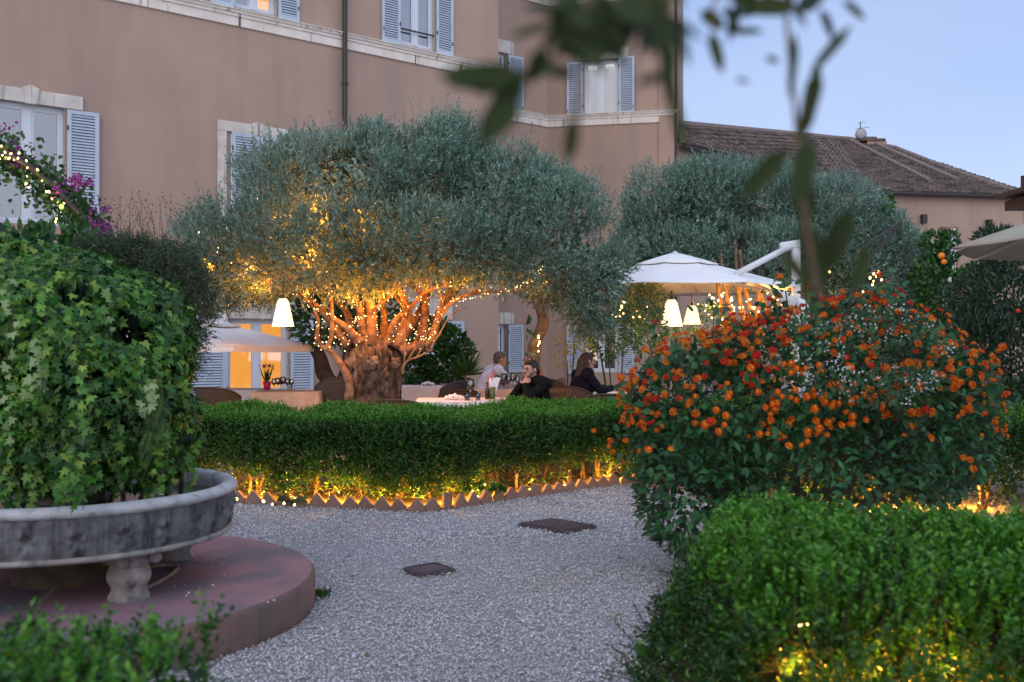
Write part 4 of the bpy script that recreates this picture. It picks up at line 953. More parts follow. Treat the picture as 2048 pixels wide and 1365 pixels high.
lp = [tuple(W(x_, y_, 6.88)) for x_, y_ in ((3, 293), (10, 305), (5, 311), (0, 318), (22, 308), (18, 317), (28, 320), (38, 307), (53, 322), (55, 336), (54, 353), (52, 368), (58, 375), (93, 384), (128, 407), (122, 423), (117, 430), (113, 438), (111, 444), (8, 470), (-4, 465), (98, 384), (36, 317), (75, 340), (84, 362), (104, 398))]
string_lights('string_lights', 'warm fairy lights strung under the curved flowering arch', lp, r=.0065, mt=M['bulb_y'], paths=[[Vector(lp[i]) for i in (0, 4, 7, 8, 23, 13, 25, 14, 16, 18)]])
for p in (lp[2], lp[10], lp[14]): point(Vector(p) + Vector((0, -.04, -.02)), 1.0, (1, .62, .2), .02)

# ================================================================== the big olive
def olive(name, label, blobs, ntw, gap=.345, d0=13.7, seed=1, k=12, lo=.55, stray=260, tl_=.24, lL=.052, base=None, droop=True):
    root = thing(name, label, 'tree', base)
    P, N = blob_points(blobs, int(ntw * 1.25), lo=lo, power=.55, nz=.34, seed=seed)
    g_ = (vnoise(P, 1.7, seed + 40) * .65 + vnoise(P, 4.5, seed + 41) * .35) > gap + .06; P, N = P[g_], N[g_]
    up = np.array([0, 0, 1.]); zc_ = np.array(blobs)[:, 2].mean(); low = np.clip((zc_ - .3 - P[:, 2]) / .6, 0, 1)[:, None]
    A = nrm(N * .55 + up * (.85 - 1.1 * low) + RNG.normal(size=N.shape) * .42)
    C, D, NN = sprigs(P, A, tl_ * RNG.uniform(.6, 1.3, len(P)), k, spread=.62, jit=.2)
    leaves('foliage', C, D, NN, lL * RNG.uniform(.65, 1.2, len(C)), lL * .27, T_DIA, M['olive'], root)
    twigmesh('twig', P, A, tl_ * .8, .0016, M['olivetwig'], root)
    Q, QN = blob_points([tuple(np.array(b) * np.array([1, 1, 1, .62, .62, .62])) for b in blobs], int(ntw * .75), lo=.5, seed=seed); leaves('inner_foliage', Q, rdir(len(Q)), rdir(len(Q)), .10, .045, T_DIA, M['olive'], root)
    # loose upright shoots above the crown
    S, SN = blob_points(blobs, stray * 5, lo=.97, power=1, nz=.26, seed=seed); kk = SN[:, 2] > .45; S, SN = S[kk][:stray], SN[kk][:stray]
    A = nrm(up + SN * .35 + RNG.normal(size=S.shape) * .25); Ls = RNG.uniform(.18, .42, len(S)); twigmesh('crown_twig', S, A, Ls, .002, M['bark2'], root)['kind'] = 'stuff'
    C, D, NN = sprigs(S, A, Ls, 12, spread=.45, jit=.15); leaves('shoot_foliage', C, D, NN, lL, lL * .27, T_DIA, M['olive'], root)
    return root
d1 = 13.7
OB = [PB_(455, 495, d1 - .3, 92, 95, .9), PB_(590, 395, d1, 135, 125, 1.2), PB_(640, 330, d1 + .3, 110, 80, 1.0), PB_(720, 370, d1 - .2, 170, 128, 1.5), PB_(865, 350, d1, 150, 125, 1.4),
      PB_(1000, 405, d1, 150, 130, 1.4), PB_(1100, 450, d1 - .2, 120, 125, 1.2), PB_(1170, 545, d1 - .1, 70, 105, .9), PB_(640, 480, d1 - .9, 185, 85, .8), PB_(830, 480, d1 - 1.1, 190, 75, .7),
      PB_(980, 510, d1 - .9, 160, 65, .7), PB_(425, 570, d1 - .2, 62, 62, .6), PB_(510, 560, d1 + .1, 80, 45, .7), PB_(690, 548, d1 - .6, 170, 40, .6), PB_(880, 535, d1 - .5, 130, 40, .6), PB_(880, 300, d1, 90, 90, .9), PB_(745, 300, d1 + .2, 60, 65, .7), PB_(1050, 380, d1 + .2, 70, 80, .8), PB_(1180, 610, d1, 55, 70, .5), PB_(1140, 560, d1 + .4, 80, 50, .8), PB_(1218, 535, d1 - .3, 42, 30, .3), PB_(395, 490, d1, 30, 50, .4)]
OB = [(b_[0], b_[1], b_[2] - (.13 if b_[2] > 2.9 else 0), b_[3] * .95, b_[4] * .95, b_[5] * .90) for b_ in OB]
ol = olive('olive_tree', 'large old olive tree with a thick gnarled trunk wrapped in fairy lights', OB, 17500, base=(-1.88, 13.5, 0), k=13, lL=.064, tl_=.22)
# trunk: fluted, knotted
TC = Vector((-1.86, 13.5, 0)); rows = []; nr, ns = 90, 128
def ridg(p): return 1 - abs(noise.noise(p)) * 2
for i in range(nr + 1):
    v = i / nr; z = v * 1.52; r = .345 + .09 * max(0, 1 - v * 3.2) ** 1.6 - .02 * math.sin(v * math.pi) + .05 * max(0, v - .55); row = []
    cx = TC.x + .04 * math.sin(v * 3.3) - .01
    if v > .80: r *= (1 - ((v - .80) / .20) ** 2 * .55)
    for k_ in range(ns):
        t = 2 * math.pi * k_ / ns + .25 * v; c_, s_ = math.cos(t), math.sin(t); q = Vector((c_, s_, 0))
        fl = .10 * noise.noise(Vector((c_ * 1.6, s_ * 1.6, v * .9))) + .055 * ridg(Vector((c_ * 3.2, s_ * 3.2, v * 1.1 + 4))) + .035 * ridg(Vector((c_ * 7 + 2, s_ * 7, v * 2.2))) + .018 * ridg(Vector((c_ * 14, s_ * 14, v * 5)))
        up_ = max(0, v - .48) * 2; fl += up_ * (.13 * abs(noise.noise(Vector((c_ * 4.2 + 7, s_ * 4.2, v * 5)))) + .07 * noise.noise(Vector((c_ * 8, s_ * 8 + 3, v * 10)))) + .012 * noise.noise(Vector((c_ * 26, s_ * 26, v * 26)))
        rr = r + fl - .075; row.append((cx + rr * c_ * 1.04, TC.y + rr * s_, z + (.10 * noise.noise(Vector((c_ * 3, s_ * 3, 9))) if v > .85 else 0)))
    rows.append(row)
mb = MB(); mb.grid(rows, wrap=True); mb.add(rows[-1], [tuple(range(ns))]); tr = mb.build('trunk', M['bark'], ol, smooth=True); local(ol, tr)
for (x_, y_, r_) in ((702, 728, .085), (745, 722, .10), (792, 728, .09), (770, 748, .06)):
    mb = MB(); mb.ball((0, 0, 0), r_, 30, 22, (1, .8, 1.1)); c0_ = W(x_, y_, 13.2); mb.v = [tuple(c0_ + Vector(v) * (1 + .45 * ridg(Vector(v) * 11 + c0_) - .3 + .25 * noise.noise(Vector(v) * 28 + c0_))) for v in mb.v]
    local(ol, mb.build('burl', M['bark'], ol, smooth=True))
BR = [  # pixel polylines (x, y, depth offset), radii
    ([(700, 798, -.42), (697, 760, -.44), (690, 742, -.45), (670, 712, -.42), (655, 700, -.4), (638, 690, -.4)], .05, .03),
    ([(638, 690, -.4), (634, 672, -.4), (636, 640, -.4), (622, 610, -.35), (600, 580, -.3)], .028, .012),
    ([(655, 700, -.4), (662, 670, -.4), (664, 620, -.38), (660, 570, -.35), (655, 520, -.3)], .028, .012),
    ([(695, 690, -.2), (680, 672, -.25), (660, 640, -.3), (625, 605, -.3), (585, 585, -.3), (530, 562, -.2)], .05, .02),
    ([(720, 685, -.2), (700, 662, -.25), (670, 640, -.3), (640, 615, -.3), (600, 590, -.2)], .055, .02),
    ([(735, 690, -.1), (725, 650, -.1), (720, 620, -.1), (705, 590, -.1), (685, 560, 0), (650, 500, .1)], .07, .02),
    ([(745, 690, -.1), (742, 640, -.1), (738, 610, 0), (722, 575, .1), (700, 530, .1), (690, 460, .1)], .075, .02),
    ([(775, 690, -.2), (785, 655, -.2), (800, 632, -.2), (812, 622, -.15), (790, 590, -.1), (770, 550, 0)], .045, .018),
    ([(790, 695, -.1), (810, 660, -.1), (815, 625, 0), (805, 590, .1), (790, 540, .1), (800, 470, .1)], .085, .02),
    ([(805, 700, -.15), (840, 690, -.2), (862, 682, -.2), (872, 650, -.2), (880, 620, -.2), (892, 590, -.1), (925, 530, 0)], .07, .02),
    ([(880, 632, -.2), (900, 608, -.2), (930, 592, -.2), (970, 585, -.1), (1040, 580, 0), (1090, 565, 0)], .028, .012),
    ([(840, 692, .1), (848, 650, .1), (852, 610, .1), (858, 560, .1), (870, 480, .2)], .07, .02),
    ([(795, 690, .2), (830, 640, .2), (845, 600, .2), (820, 560, .2)], .06, .02),
    ([(765, 690, .2), (770, 640, .3), (760, 580, .3), (755, 480, .3)], .06, .02),
    ([(805, 748, -.38), (806, 735, -.42), (815, 722, -.42), (840, 712, -.4), (866, 700, -.35)], .018, .012),
    ([(700, 660, .3), (690, 620, .4), (620, 560, .4), (520, 500, .3), (450, 450, .2)], .05, .015),
    ([(870, 640, .3), (930, 560, .4), (1010, 500, .4), (1110, 440, .3)], .05, .015),
    ([(815, 625, .0), (850, 585, -.3), (900, 570, -.4)], .03, .012), ([(725, 640, 0), (760, 610, -.3), (785, 590, -.5)], .03, .012)]
def smooth_path(pts, m=3):
    pts = [Vector(p) for p in pts]; out = []
    for i in range(len(pts) - 1):
        p0 = pts[max(0, i - 1)]; p1 = pts[i]; p2 = pts[i + 1]; p3 = pts[min(len(pts) - 1, i + 2)]
        for j in range(m):
            t = j / m; out.append(.5 * ((2 * p1) + (p2 - p0) * t + (2 * p0 - 5 * p1 + 4 * p2 - p3) * t * t + (3 * p1 - p0 - 3 * p2 + p3) * t ** 3))
    return out + [pts[-1]]
bpaths = []
for pts, r0, r1 in BR:
    pp = smooth_path([W(x_, y_, 13.5 + dd) for x_, y_, dd in pts], 4); n_ = len(pp); mb = MB()
    mb.tube(pp, [(1.35 - .55 * i / (n_ - 1)) * (r0 + (r1 - r0) * i / (n_ - 1)) for i in range(n_)], 9, wob=.45); local(ol, mb.build('branch', M['bark2'], ol, smooth=True)); bpaths.append((pp, r0, r1))
for i in range(64):        # finer side limbs
    pp, r0, r1 = random.choice(bpaths[1:]); j = random.randint(len(pp) // 3, len(pp) - 2); a_ = pp[j]; dr = (pp[j + 1] - pp[j]).normalized() + Vector((random.uniform(-.9, .9), random.uniform(-.7, .5), random.uniform(.1, .9))); L_ = random.uniform(.25, .65)
    q = smooth_path([a_, a_ + dr * L_ * .4 + Vector((random.uniform(-.06, .06), 0, 0)), a_ + dr * L_ * .75 + Vector((random.uniform(-.1, .1), 0, .05)), a_ + dr * L_], 2); mb = MB(); mb.tube(q, [.014 - .010 * k_ / len(q) for k_ in range(len(q))], 6, wob=.4); local(ol, mb.build('side_branch', M['bark2'], ol, smooth=True))
# lights wound round the branches
bl = []; cab = []
for bi, (pp, r0, r1) in enumerate(bpaths):
    if bi in (0, 14): continue
    cb = []
    for i, p in enumerate(pp):
        for j in range(3):
            q = p.lerp(pp[min(i + 1, len(pp) - 1)], j / 3); a = (i * 3 + j) * 1.25 + bi; r = (1.35 - .55 * i / len(pp)) * (r0 + (r1 - r0) * i / len(pp)) + .012
            c_ = q + Vector((math.cos(a) * r, -abs(math.sin(a)) * r * .8 - .01, math.sin(a) * r)); cb.append(c_)
            if random.random() < .42: bl.append(tuple(c_ + Vector([random.uniform(-.03, .03) for _ in range(3)])))
    cab.append(cb)
for (a, b, c) in (((700, 655), (712, 640), (732, 632)), ((822, 650), (845, 678), (872, 665)), ((905, 600), (960, 592), (1030, 578)), ((1030, 578), (1062, 560), (1085, 535))):
    pp = smooth_path([W(*a, 13.1), W(*b, 13.1), W(*c, 13.1)], 9); cab.append(pp)
    for p in pp: bl.append(tuple(p + Vector([random.uniform(-.02, .02) for _ in range(3)])))
for i in range(90):        # sprinkled through the lower crown on the left
    b_ = random.choice((OB[0], OB[8], OB[11], OB[12], OB[1], OB[12])); v = rdir(1)[0] * random.uniform(.2, .95); bl.append((b_[0] + v[0] * b_[3], b_[1] - abs(v[1]) * b_[4], b_[2] + v[2] * b_[5] * .8 - .1))
string_lights('string_lights', 'dense warm fairy lights wound round the branches of the big olive tree', bl, r=.0054, paths=cab[::2])
for x_, y_, dd, e_ in ((742, 615, -.55, 14), (690, 600, -.6, 18), (610, 585, -.6, 6), (800, 600, -.6, 18), (865, 590, -.6, 18), (885, 650, -.7, 9), (760, 590, -.1, 24), (700, 500, -.3, 50), (610, 510, -.4, 60), (500, 540, -.3, 60), (520, 575, -.5, 12), (640, 430, -.5, 60), (720, 440, -.7, 45), (560, 440, -.3, 30), (940, 575, -.6, 10), (1060, 560, -.3, 10), (420, 530, .0, 45), (830, 540, .2, 30), (860, 460, -.2, 18), (690, 712, -.8, 2.5), (655, 690, -.8, 2)):
    point(W(x_, y_, 13.5 + dd), e_ * (1.0 if y_ > 560 else .62), (1, .29, .025) if y_ > 560 else (1, .26, .025), .04)

# second olive behind the white parasol
d2 = 19.0
OB2 = [PB_(1330, 400, d2, 90, 100, 1.2), PB_(1420, 370, d2, 105, 85, 1.4), PB_(1530, 385, d2, 110, 90, 1.4), PB_(1640, 420, d2, 110, 90, 1.4), PB_(1730, 490, d2, 95, 95, 1.3), PB_(1790, 580, d2, 70, 100, 1.1), PB_(1400, 470, d2 - .8, 130, 60, .9), PB_(1560, 490, d2 - 1, 140, 70, .9), PB_(1690, 570, d2 - .8, 110, 90, .9), PB_(1290, 470, d2, 60, 80, .9), PB_(1275, 590, d2 - .3, 50, 70, .7), PB_(1810, 680, d2 - .2, 60, 60, .7)]
OB2 = [(b_[0], b_[1], b_[2] - (.28 if b_[2] > 3.2 else 0), b_[3] * .95, b_[4] * .95, b_[5] * .86) for b_ in OB2]
o2 = olive('olive_tree', 'rounded grey-green olive tree behind the white parasol', OB2, 16500, base=(4.3, 18.6, 0), k=11, tl_=.27, lL=.078, seed=4, stray=200)
st = MB(); 
for pts in ([(1475, 760, 0), (1455, 690, 0), (1440, 600, 0), (1430, 520, 0)], [(1495, 760, 0), (1478, 690, 0), (1455, 600, 0), (1440, 500, 0)], [(1530, 760, .2), (1505, 690, .1), (1480, 600, 0), (1470, 480, .1)], [(1560, 760, 0), (1535, 690, 0), (1495, 600, 0), (1480, 500, 0)], [(1575, 730, .1), (1560, 680, 0), (1525, 600, 0), (1500, 540, 0)], [(1580, 700, .1), (1572, 650, 0), (1548, 590, 0), (1560, 500, 0)], [(1510, 700, 0), (1512, 640, 0), (1520, 580, 0), (1530, 500, .2)]):
    n_ = 13; pp = smooth_path([W(x_, y_, 17.6 + dd) for x_, y_, dd in pts], 4); pp[0].z = 0.0 if False else pp[0].z
    m_ = MB(); m_.tube([Vector((4.25 + random.uniform(-.3, .3), 17.7, 0))] + pp, [.09] + [.075 - .05 * i / len(pp) for i in range(len(pp))], 8, wob=.5); local(o2, m_.build('trunk', M['bark2'], o2, smooth=True))
lp = [tuple(W(random.uniform(1380, 1600), random.uniform(585, 640), 17.2 + random.uniform(-.3, .3))) for _ in range(60)] + [tuple(W(x_, y_, 12)) for x_, y_ in ((1636, 545), (1659, 544), (1748, 548), (1752, 552), (1740, 556), (1745, 570), (1760, 577), (1764, 592), (1726, 584), (1747, 563), (1757, 545), (1763, 560))] + [tuple(W(random.uniform(1225, 1300), random.uniform(600, 640), 16 + random.uniform(-.3, .3))) for _ in range(14)]
string_lights('string_lights', 'warm fairy lights hung among the stems below the white parasol', lp, r=.014)
for x_, y_, e_ in ((1430, 612, 38), (1500, 608, 42), (1560, 608, 34), (1300, 600, 16), (1250, 620, 12)): point(W(x_, y_, 16.9), e_, (1, .42, .08), .06)

# ================================================================== parasols
def parasol(name, label, c, Rr, n, z_e, z_a, rot=0, mast=None, vent=True, val=.0, tiltv=Vector((0, 0, 0)), under=None, strut=None):
    root = thing(name, label, 'parasol', (mast or (c.x, c.y, 0)) if not isinstance(mast, Vector) else tuple(mast))
    mb = MB(); S = 7; rows = []
    def pt(r, k, f):         # sagging panels between the ribs
        a0, a1 = rot + 2 * math.pi * k / n, rot + 2 * math.pi * (k + 1) / n
        p = Vector((math.cos(a0), math.sin(a0), 0)).lerp(Vector((math.cos(a1), math.sin(a1), 0)), f) * Rr * r
        z = z_a + (z_e - z_a) * r ** 1.08 - .05 * math.sin(math.pi * f) * r * (1 - r * .7)
        return c + p + Vector((0, 0, z - c.z)) + tiltv * ((p.x) / Rr)
    for i in range(9):
        r = .17 + .83 * i / 8; rows.append([pt(r, k, f / S) for k in range(n) for f in range(S)])
    mb.grid(rows, wrap=True)
    can = mb.build('canopy', under or M['white'], root, smooth=True); local(root, can); sol = can.modifiers.new('thick', 'SOLIDIFY'); sol.thickness = .012
    if val:
        mb = MB(); mb.grid([rows[-1], [p - Vector((0, 0, val)) for p in rows[-1]]], wrap=True); local(root, mb.build('valance', under or M['white'], root))
    if vent:
        mb = MB(); rows2 = [[pt(r, k, f / S) + Vector((0, 0, .07 - .10 * r - (.025 if r > .3 and f in (0,) else 0) * 0)) for k in range(n) for f in range(S)] for r in (.005, .12, .25, .36)]
        mb.grid(rows2, wrap=True); o = mb.build('vent_cap', under or M['white'], root, smooth=True); local(root, o); o.modifiers.new('thick', 'SOLIDIFY').thickness = .01
        mb = MB(); mb.ball(c + Vector((0, 0, z_a - c.z + .07)), .045, 10, 6, (1, 1, .6)); local(root, mb.build('finial', M['whitemetal'], root, smooth=True))
    hub = c + Vector((0, 0, z_a - c.z - .28))
    mb = MB(); mb.tube([hub, hub + Vector((0, 0, .3))], .04, 10); mb.ball(hub, .07, 10, 8); local(root, mb.build('hub', M['whitemetal'], root, smooth=True))
    for k in range(n):
        mb = MB(); a = pt(.06, k, 0) - Vector((0, 0, .03)); b = pt(.985, k, 0) - Vector((0, 0, .03)); m_ = pt(.5, k, 0) - Vector((0, 0, .03))
        mb.bar(a, m_, .022); mb.bar(m_, b, .022); mb.bar(hub, m_, .018); local(root, mb.build('rib', M['whitemetal'], root))
    return root, hub, pt
uc = W(1350, 580, 17.0); mpos = Vector((W(1592, 600, 16.2).x, 16.2, 0))
pr, hub, ptf = parasol('cantilever_parasol', 'white cantilever parasol lit orange from beneath, in front of the second olive', uc, 2.06, 8, uc.z, W(1350, 514, 17.0).z, rot=R(-90 + 22.5 * 1.0), mast=mpos)
mtp = W(1592, 490, 16.2); a1 = W(1470, 550, 15.9)
mb = MB(); mb.bar(mpos, mtp, .13, .11); mb.bar(W(1600, 488, 16.2), W(1560, 494, 16.2), .13, .13); local(pr, mb.build('mast', M['whitemetal'], pr, bevel=.02))
mb = MB(); mb.tube([W(1583, 492, 16.1), a1], .05, 10); local(pr, mb.build('arm', M['whitemetal'], pr, smooth=True))
mb = MB(); q0, q1, q2 = W(1542, 581, 15.8), W(1572, 596, 15.9), W(1598, 622, 16.0)
mb.tube([a1, q0], .012, 6); mb.tube([q0, q1, q2], [.05, .10, .15], 12, squash=.6); mb.ball(q2, .17, 14, 10, (1, .6, 1.2)); mb.bar(q0 + Vector((0, .6, .05)), hub, .05); local(pr, mb.build('strut', M['whitemetal'], pr, smooth=True))
mb = MB(); mb.box((mpos.x, mpos.y, .05), (.9, .9, .1)); local(pr, mb.build('base', M['iron'], pr, bevel=.02))
# low white parasol over the left tables
uc = W(398, 701, 15.4); hz = W(430, 640, 15.4).z
pl_, hub, _ = parasol('cantilever_parasol', 'low white cantilever parasol in front of the lit doorway, left of the big olive', uc, 1.80, 6, W(405, 694, 15.4).z, hz, rot=R(2), mast=Vector((W(330, 600, 15.9).x, 15.9, 0)), val=.07)
mb = MB(); mp_ = W(330, 600, 15.9); mb.bar(Vector((mp_.x, mp_.y, 0)), W(330, 640, 15.9) + Vector((0, 0, .4)), .12); mb.bar(W(330, 672, 15.9) , W(455, 622, 15.4), .10, .06); mb.bar(W(455, 622, 15.4), W(440, 655, 15.4), .06); mb.tube([W(418, 641, 15.3), W(424, 641, 15.3)], .035, 8); local(pl_, mb.build('arm', M['whitemetal'], pl_))
# beige parasol corner at the right edge
c8 = Vector((6.10, 9.70, 2.40)); beige = mat('beige_canvas', (.40, .36, .27), .9, (.34, .31, .23), 3)
p3, hub, _ = parasol('garden_parasol', 'beige canvas parasol whose corner reaches in at the right edge', c8, 1.70, 8, 2.40, 2.95, rot=math.atan2(10 - 9.70, 4.45 - 6.10), under=beige)
mb = MB(); mb.tube([Vector((c8.x, c8.y, 0)), Vector((c8.x, c8.y, 2.9))], .03, 10); mb.lathe([(0, 0), (.3, 0), (.3, .06), (.05, .1), (0, .1)], (c8.x, c8.y, 0), 20); local(p3, mb.build('pole', M['wood'], p3, smooth=True))
# dark folded metal bracket standing up above the flowers
dk = thing('folded_parasol_arm', 'dark folded metal parasol arm slanting up above the orange flowers', 'parasol arm', tuple(Vector((W(1700, 600, 11).x, 11, 0))))
mb = MB(); mb.bar(Vector((W(1668, 600, 11).x, 11, 0)), W(1690, 640, 11), .05); mb.bar(W(1690, 640, 11), W(1728, 508, 11), .055, .04); mb.bar(W(1722, 500, 11), W(1799, 447, 11), .035, .03); mb.bar(W(1735, 522, 11), W(1792, 456, 11), .03, .03); mb.bar(W(1722, 498, 11), W(1736, 524, 11), .04); mb.bar(W(1785, 462, 11), W(1799, 447, 11), .05, .03); mb.ball(W(1728, 505, 11), .045, 8, 6)
local(dk, mb.build('bracket', mat('black_metal', (.012, .010, .011), .4), dk))

# ================================================================== hanging lamps
shade_m = bpy.data.materials.new('lit_shade'); shade_m.use_nodes = True
t = shade_m.node_tree; p = t.nodes['Principled BSDF']; p.inputs['Base Color'].default_value = (.9, .85, .7, 1); p.inputs['Emission Color'].default_value = (1, .84, .46, 1); p.inputs['Emission Strength'].default_value = 1.15
tcn = t.nodes.new('ShaderNodeTexCoord'); sx = t.nodes.new('ShaderNodeSeparateXYZ'); t.links.new(tcn.outputs['Generated'], sx.inputs[0]); mr = t.nodes.new('ShaderNodeMapRange'); mr.inputs[3].default_value = 1.05; mr.inputs[4].default_value = 1.25
t.links.new(sx.outputs['Z'], mr.inputs[0]); t.links.new(mr.outputs[0], p.inputs['Emission Strength'])
def hanging_lamp(label, px, py0, py1, d, w_px, e_, hang):
    s_ = d / F; top, bot = W(px, py0, d), W(px, py1, d); rb_, h = w_px * s_ / 2, (py1 - py0) * s_; rt = rb_ * .48
    root = thing('hanging_lamp', label, 'lamp', tuple(bot), group='glowing hanging lampshades')
    mb = MB(); mb.lathe([(rb_ * 1.02, 0), (rb_, .01), (rt * 1.08, h * .9), (rt, h * .93), (rt * .8, h * .93), (rt * .8, h), (.01, h)], bot, 28); local(root, mb.build('lamp_shade', shade_m, root, smooth=True))
    mb = MB(); mb.tube([top, top + Vector((0, 0, hang))], .012, 6); mb.tube([top, top + Vector((0, 0, .05))], .03, 10); local(root, mb.build('cord', M['iron'], root))
    point(bot + Vector((0, 0, -.03)), e_, (1, .62, .26), .06, root)
    return root
hanging_lamp('glowing conical lampshade hanging alone below the left branches of the big olive', 566, 598, 653, 12.6, 43, 6, .22)
hanging_lamp('glowing conical lampshade under the white parasol, the left and larger of two', 1343, 600, 652, 15.6, 44, 26, .14)
hanging_lamp('small glowing lampshade half hidden by flowers under the white parasol', 1384, 612, 648, 16.2, 34, 18, .2)

# ================================================================== tables, chairs, tableware
def table(cx, cy, w_, dp, rz, z, lab, cloth, cloth_label, grp=None, drop=.5):
    t = thing('dining_table', lab, 'table', (cx, cy, 0), rz, 'dining tables on the terrace')
    mb = MB(); mb.box((0, 0, z - .02), (w_ - .02, dp - .02, .035)); mb.build('tabletop', M['wood'], t)
    for sx_ in (-1, 1):
        for sy in (-1, 1): m_ = MB(); m_.box((sx_ * (w_ / 2 - .07), sy * (dp / 2 - .07), (z - .04) / 2), (.05, .05, z - .04)); m_.build('leg', M['wood'], t)
    mb = MB(); rows = []; n = 120
    def per(s):        # rounded rectangle perimeter
        L = 2 * (w_ + dp); s = s % 1 * L
        for (dx, dy, l, ox, oy) in ((1, 0, w_, -w_ / 2, -dp / 2), (0, 1, dp, w_ / 2, -dp / 2), (-1, 0, w_, w_ / 2, dp / 2), (0, -1, dp, -w_ / 2, dp / 2)):
            if s <= l: return ox + dx * s, oy + dy * s, (dy, -dx), min(s, l - s)
            s -= l
        return -w_ / 2, -dp / 2, (0, -1), 0
    ph = random.uniform(0, 6)
    for j, v in enumerate((0, .04, .2, .5, .8, 1)):
        row = []
        for i in range(n):
            x_, y_, nn_, e_ = per(i / n); cor = math.exp(-(e_ / .09) ** 2); f = v * (.014 * math.sin(i * .55 + ph) + .012 * math.sin(i * .23 + ph * 2)) + .05 * cor * v
            row.append((x_ + nn_[0] * (f + .008) + (.035 * cor * v * (1 if x_ > 0 else -1)), y_ + nn_[1] * (f + .008), z + .004 - drop * v * (1 - .0 * cor) - .06 * cor * v))
        rows.append(row)
    top = [(x_ * .97, y_ * .97, z + .007) for x_, y_, _ in rows[0]]; rows.insert(0, top); mb.grid(rows, wrap=True); mb.add(top, [tuple(range(n))])
    c = mb.build('tablecloth', cloth, smooth=False); c.location = (cx, cy, 0); c.rotation_euler = (0, 0, rz); tag(c, cloth_label, 'tablecloth', 'tablecloths on the terrace tables')
    return t
TZ = .74
table(*W(580, 700, 15.3)[:2], .98, .9, R(4), TZ, 'dining table under the beige cloth left of the olive trunk', M['cloth_b'], 'warm beige tablecloth lit by the hanging lamp, left of the olive trunk')
table(*W(488, 700, 16.0)[:2], .8, .8, R(2), TZ, 'dining table under the bluish cloth beneath the low parasol', M['cloth'], 'bluish white tablecloth behind the beige one, beneath the low parasol')
table(*W(838, 700, 17.0)[:2], .85, .85, R(-3), TZ + .02, 'dining table touching the right side of the olive trunk', M['cloth'], 'white tablecloth hanging down just right of the olive trunk')
table(*W(925, 700, 12.7)[:2], 1.15, 1.0, R(3), TZ, 'nearest dining table, where the man in black sits', M['cloth'], 'white tablecloth nearest the hedge, in front of the man in black')
table(*W(1008, 700, 15.9)[:2], .95, .9, R(0), TZ, 'dining table between the two men behind the man in black', M['cloth_b'], 'peach coloured tablecloth behind the cutlery holder')
table(*W(1228, 700, 14.6)[:2], .8, .8, R(0), TZ, 'dining table of the long haired woman, behind the orange flowers', M['cloth'], 'white tablecloth in front of the long haired woman')

def tub_chair(px, d, rz, m_, label, zt=.84, w_=.29, lean=.0):
    t = thing('rattan_chair', label, 'chair', (W(px, 700, d).x, d, 0), rz, 'rattan chairs on the terrace')    # local -y is the back
    mb = MB(); rows = []
    for j in range(9):
        v = j / 8; row = []
        for i in range(25):
            a = math.pi + math.pi * (i / 24); edge_ = abs(i / 12 - 1); hgt = .42 + (zt - .42) * v * (1 - .32 * edge_ ** 3); r = w_ * (.88 + .16 * v)
            row.append((r * math.cos(a), r * .92 * math.sin(a) - lean * v, hgt))
        rows.append(row)
    mb.grid(rows); mb.tube(rows[-1], .014, 6); o = mb.build('backrest', m_, t, smooth=True); o.modifiers.new('thick', 'SOLIDIFY').thickness = .02
    mb = MB(); mb.lathe([(0, .42), (w_ * .9, .42), (w_ * .93, .44), (w_ * .9, .46), (0, .465)], (0, 0, 0), 24); mb.build('seat', m_, t, smooth=True)
    for sx_ in (-1, 1):
        for sy in (-1, 1): k_ = MB(); k_.tube([(sx_ * .2, sy * .19, .42), (sx_ * .23, sy * .22, 0)], .015, 8); k_.build('leg', M['iron'], t)
    return t
tub_chair(1166, 14.1, R(-62), M['rattan'], 'dark woven chair carrying the long haired woman', zt=.86)
tub_chair(1212, 13.2, R(8), M['rattan'], 'brown woven chair turned away, beside the orange flowers', zt=.80)
tub_chair(1128, 15.2, R(-75), M['rattan'], 'narrow brown woven chair back, left of the long haired woman', zt=.93, w_=.26)
tub_chair(1092, 12.5, R(128), M['rattan'], 'dark woven chair carrying the man in black', zt=.88, w_=.31)
tub_chair(1098, 15.8, R(95), M['rattan_g'], 'grey chair behind the black jacket of the nearest man', zt=.92)
tub_chair(972, 16.2, R(-60), M['rattan'], 'dark woven chair carrying the grey haired man in the pale shirt', zt=.74)
tub_chair(926, 14.9, R(10), M['rattan'], 'brown chair back lit orange, between two white tablecloths', zt=.78, w_=.22)
tub_chair(884, 16.6, R(70), M['rattan_g'], 'blue grey rounded chair back leaning over the white tablecloth', zt=.86, w_=.34, lean=.12)
tub_chair(450, 14.3, R(-25), M['rattan'], 'brown woven chair at the far left behind the ivy', zt=.85, w_=.36, lean=.1)
tub_chair(822, 12.2, R(-35), M['rattan'], 'dark curved chair arm in front of the olive trunk base', zt=.78, w_=.30, lean=.05)
tub_chair(662, 15.6, R(40), M['rattan_g'], 'dark grey chair tucked behind the left side of the olive trunk', zt=.95, w_=.33, lean=.1)

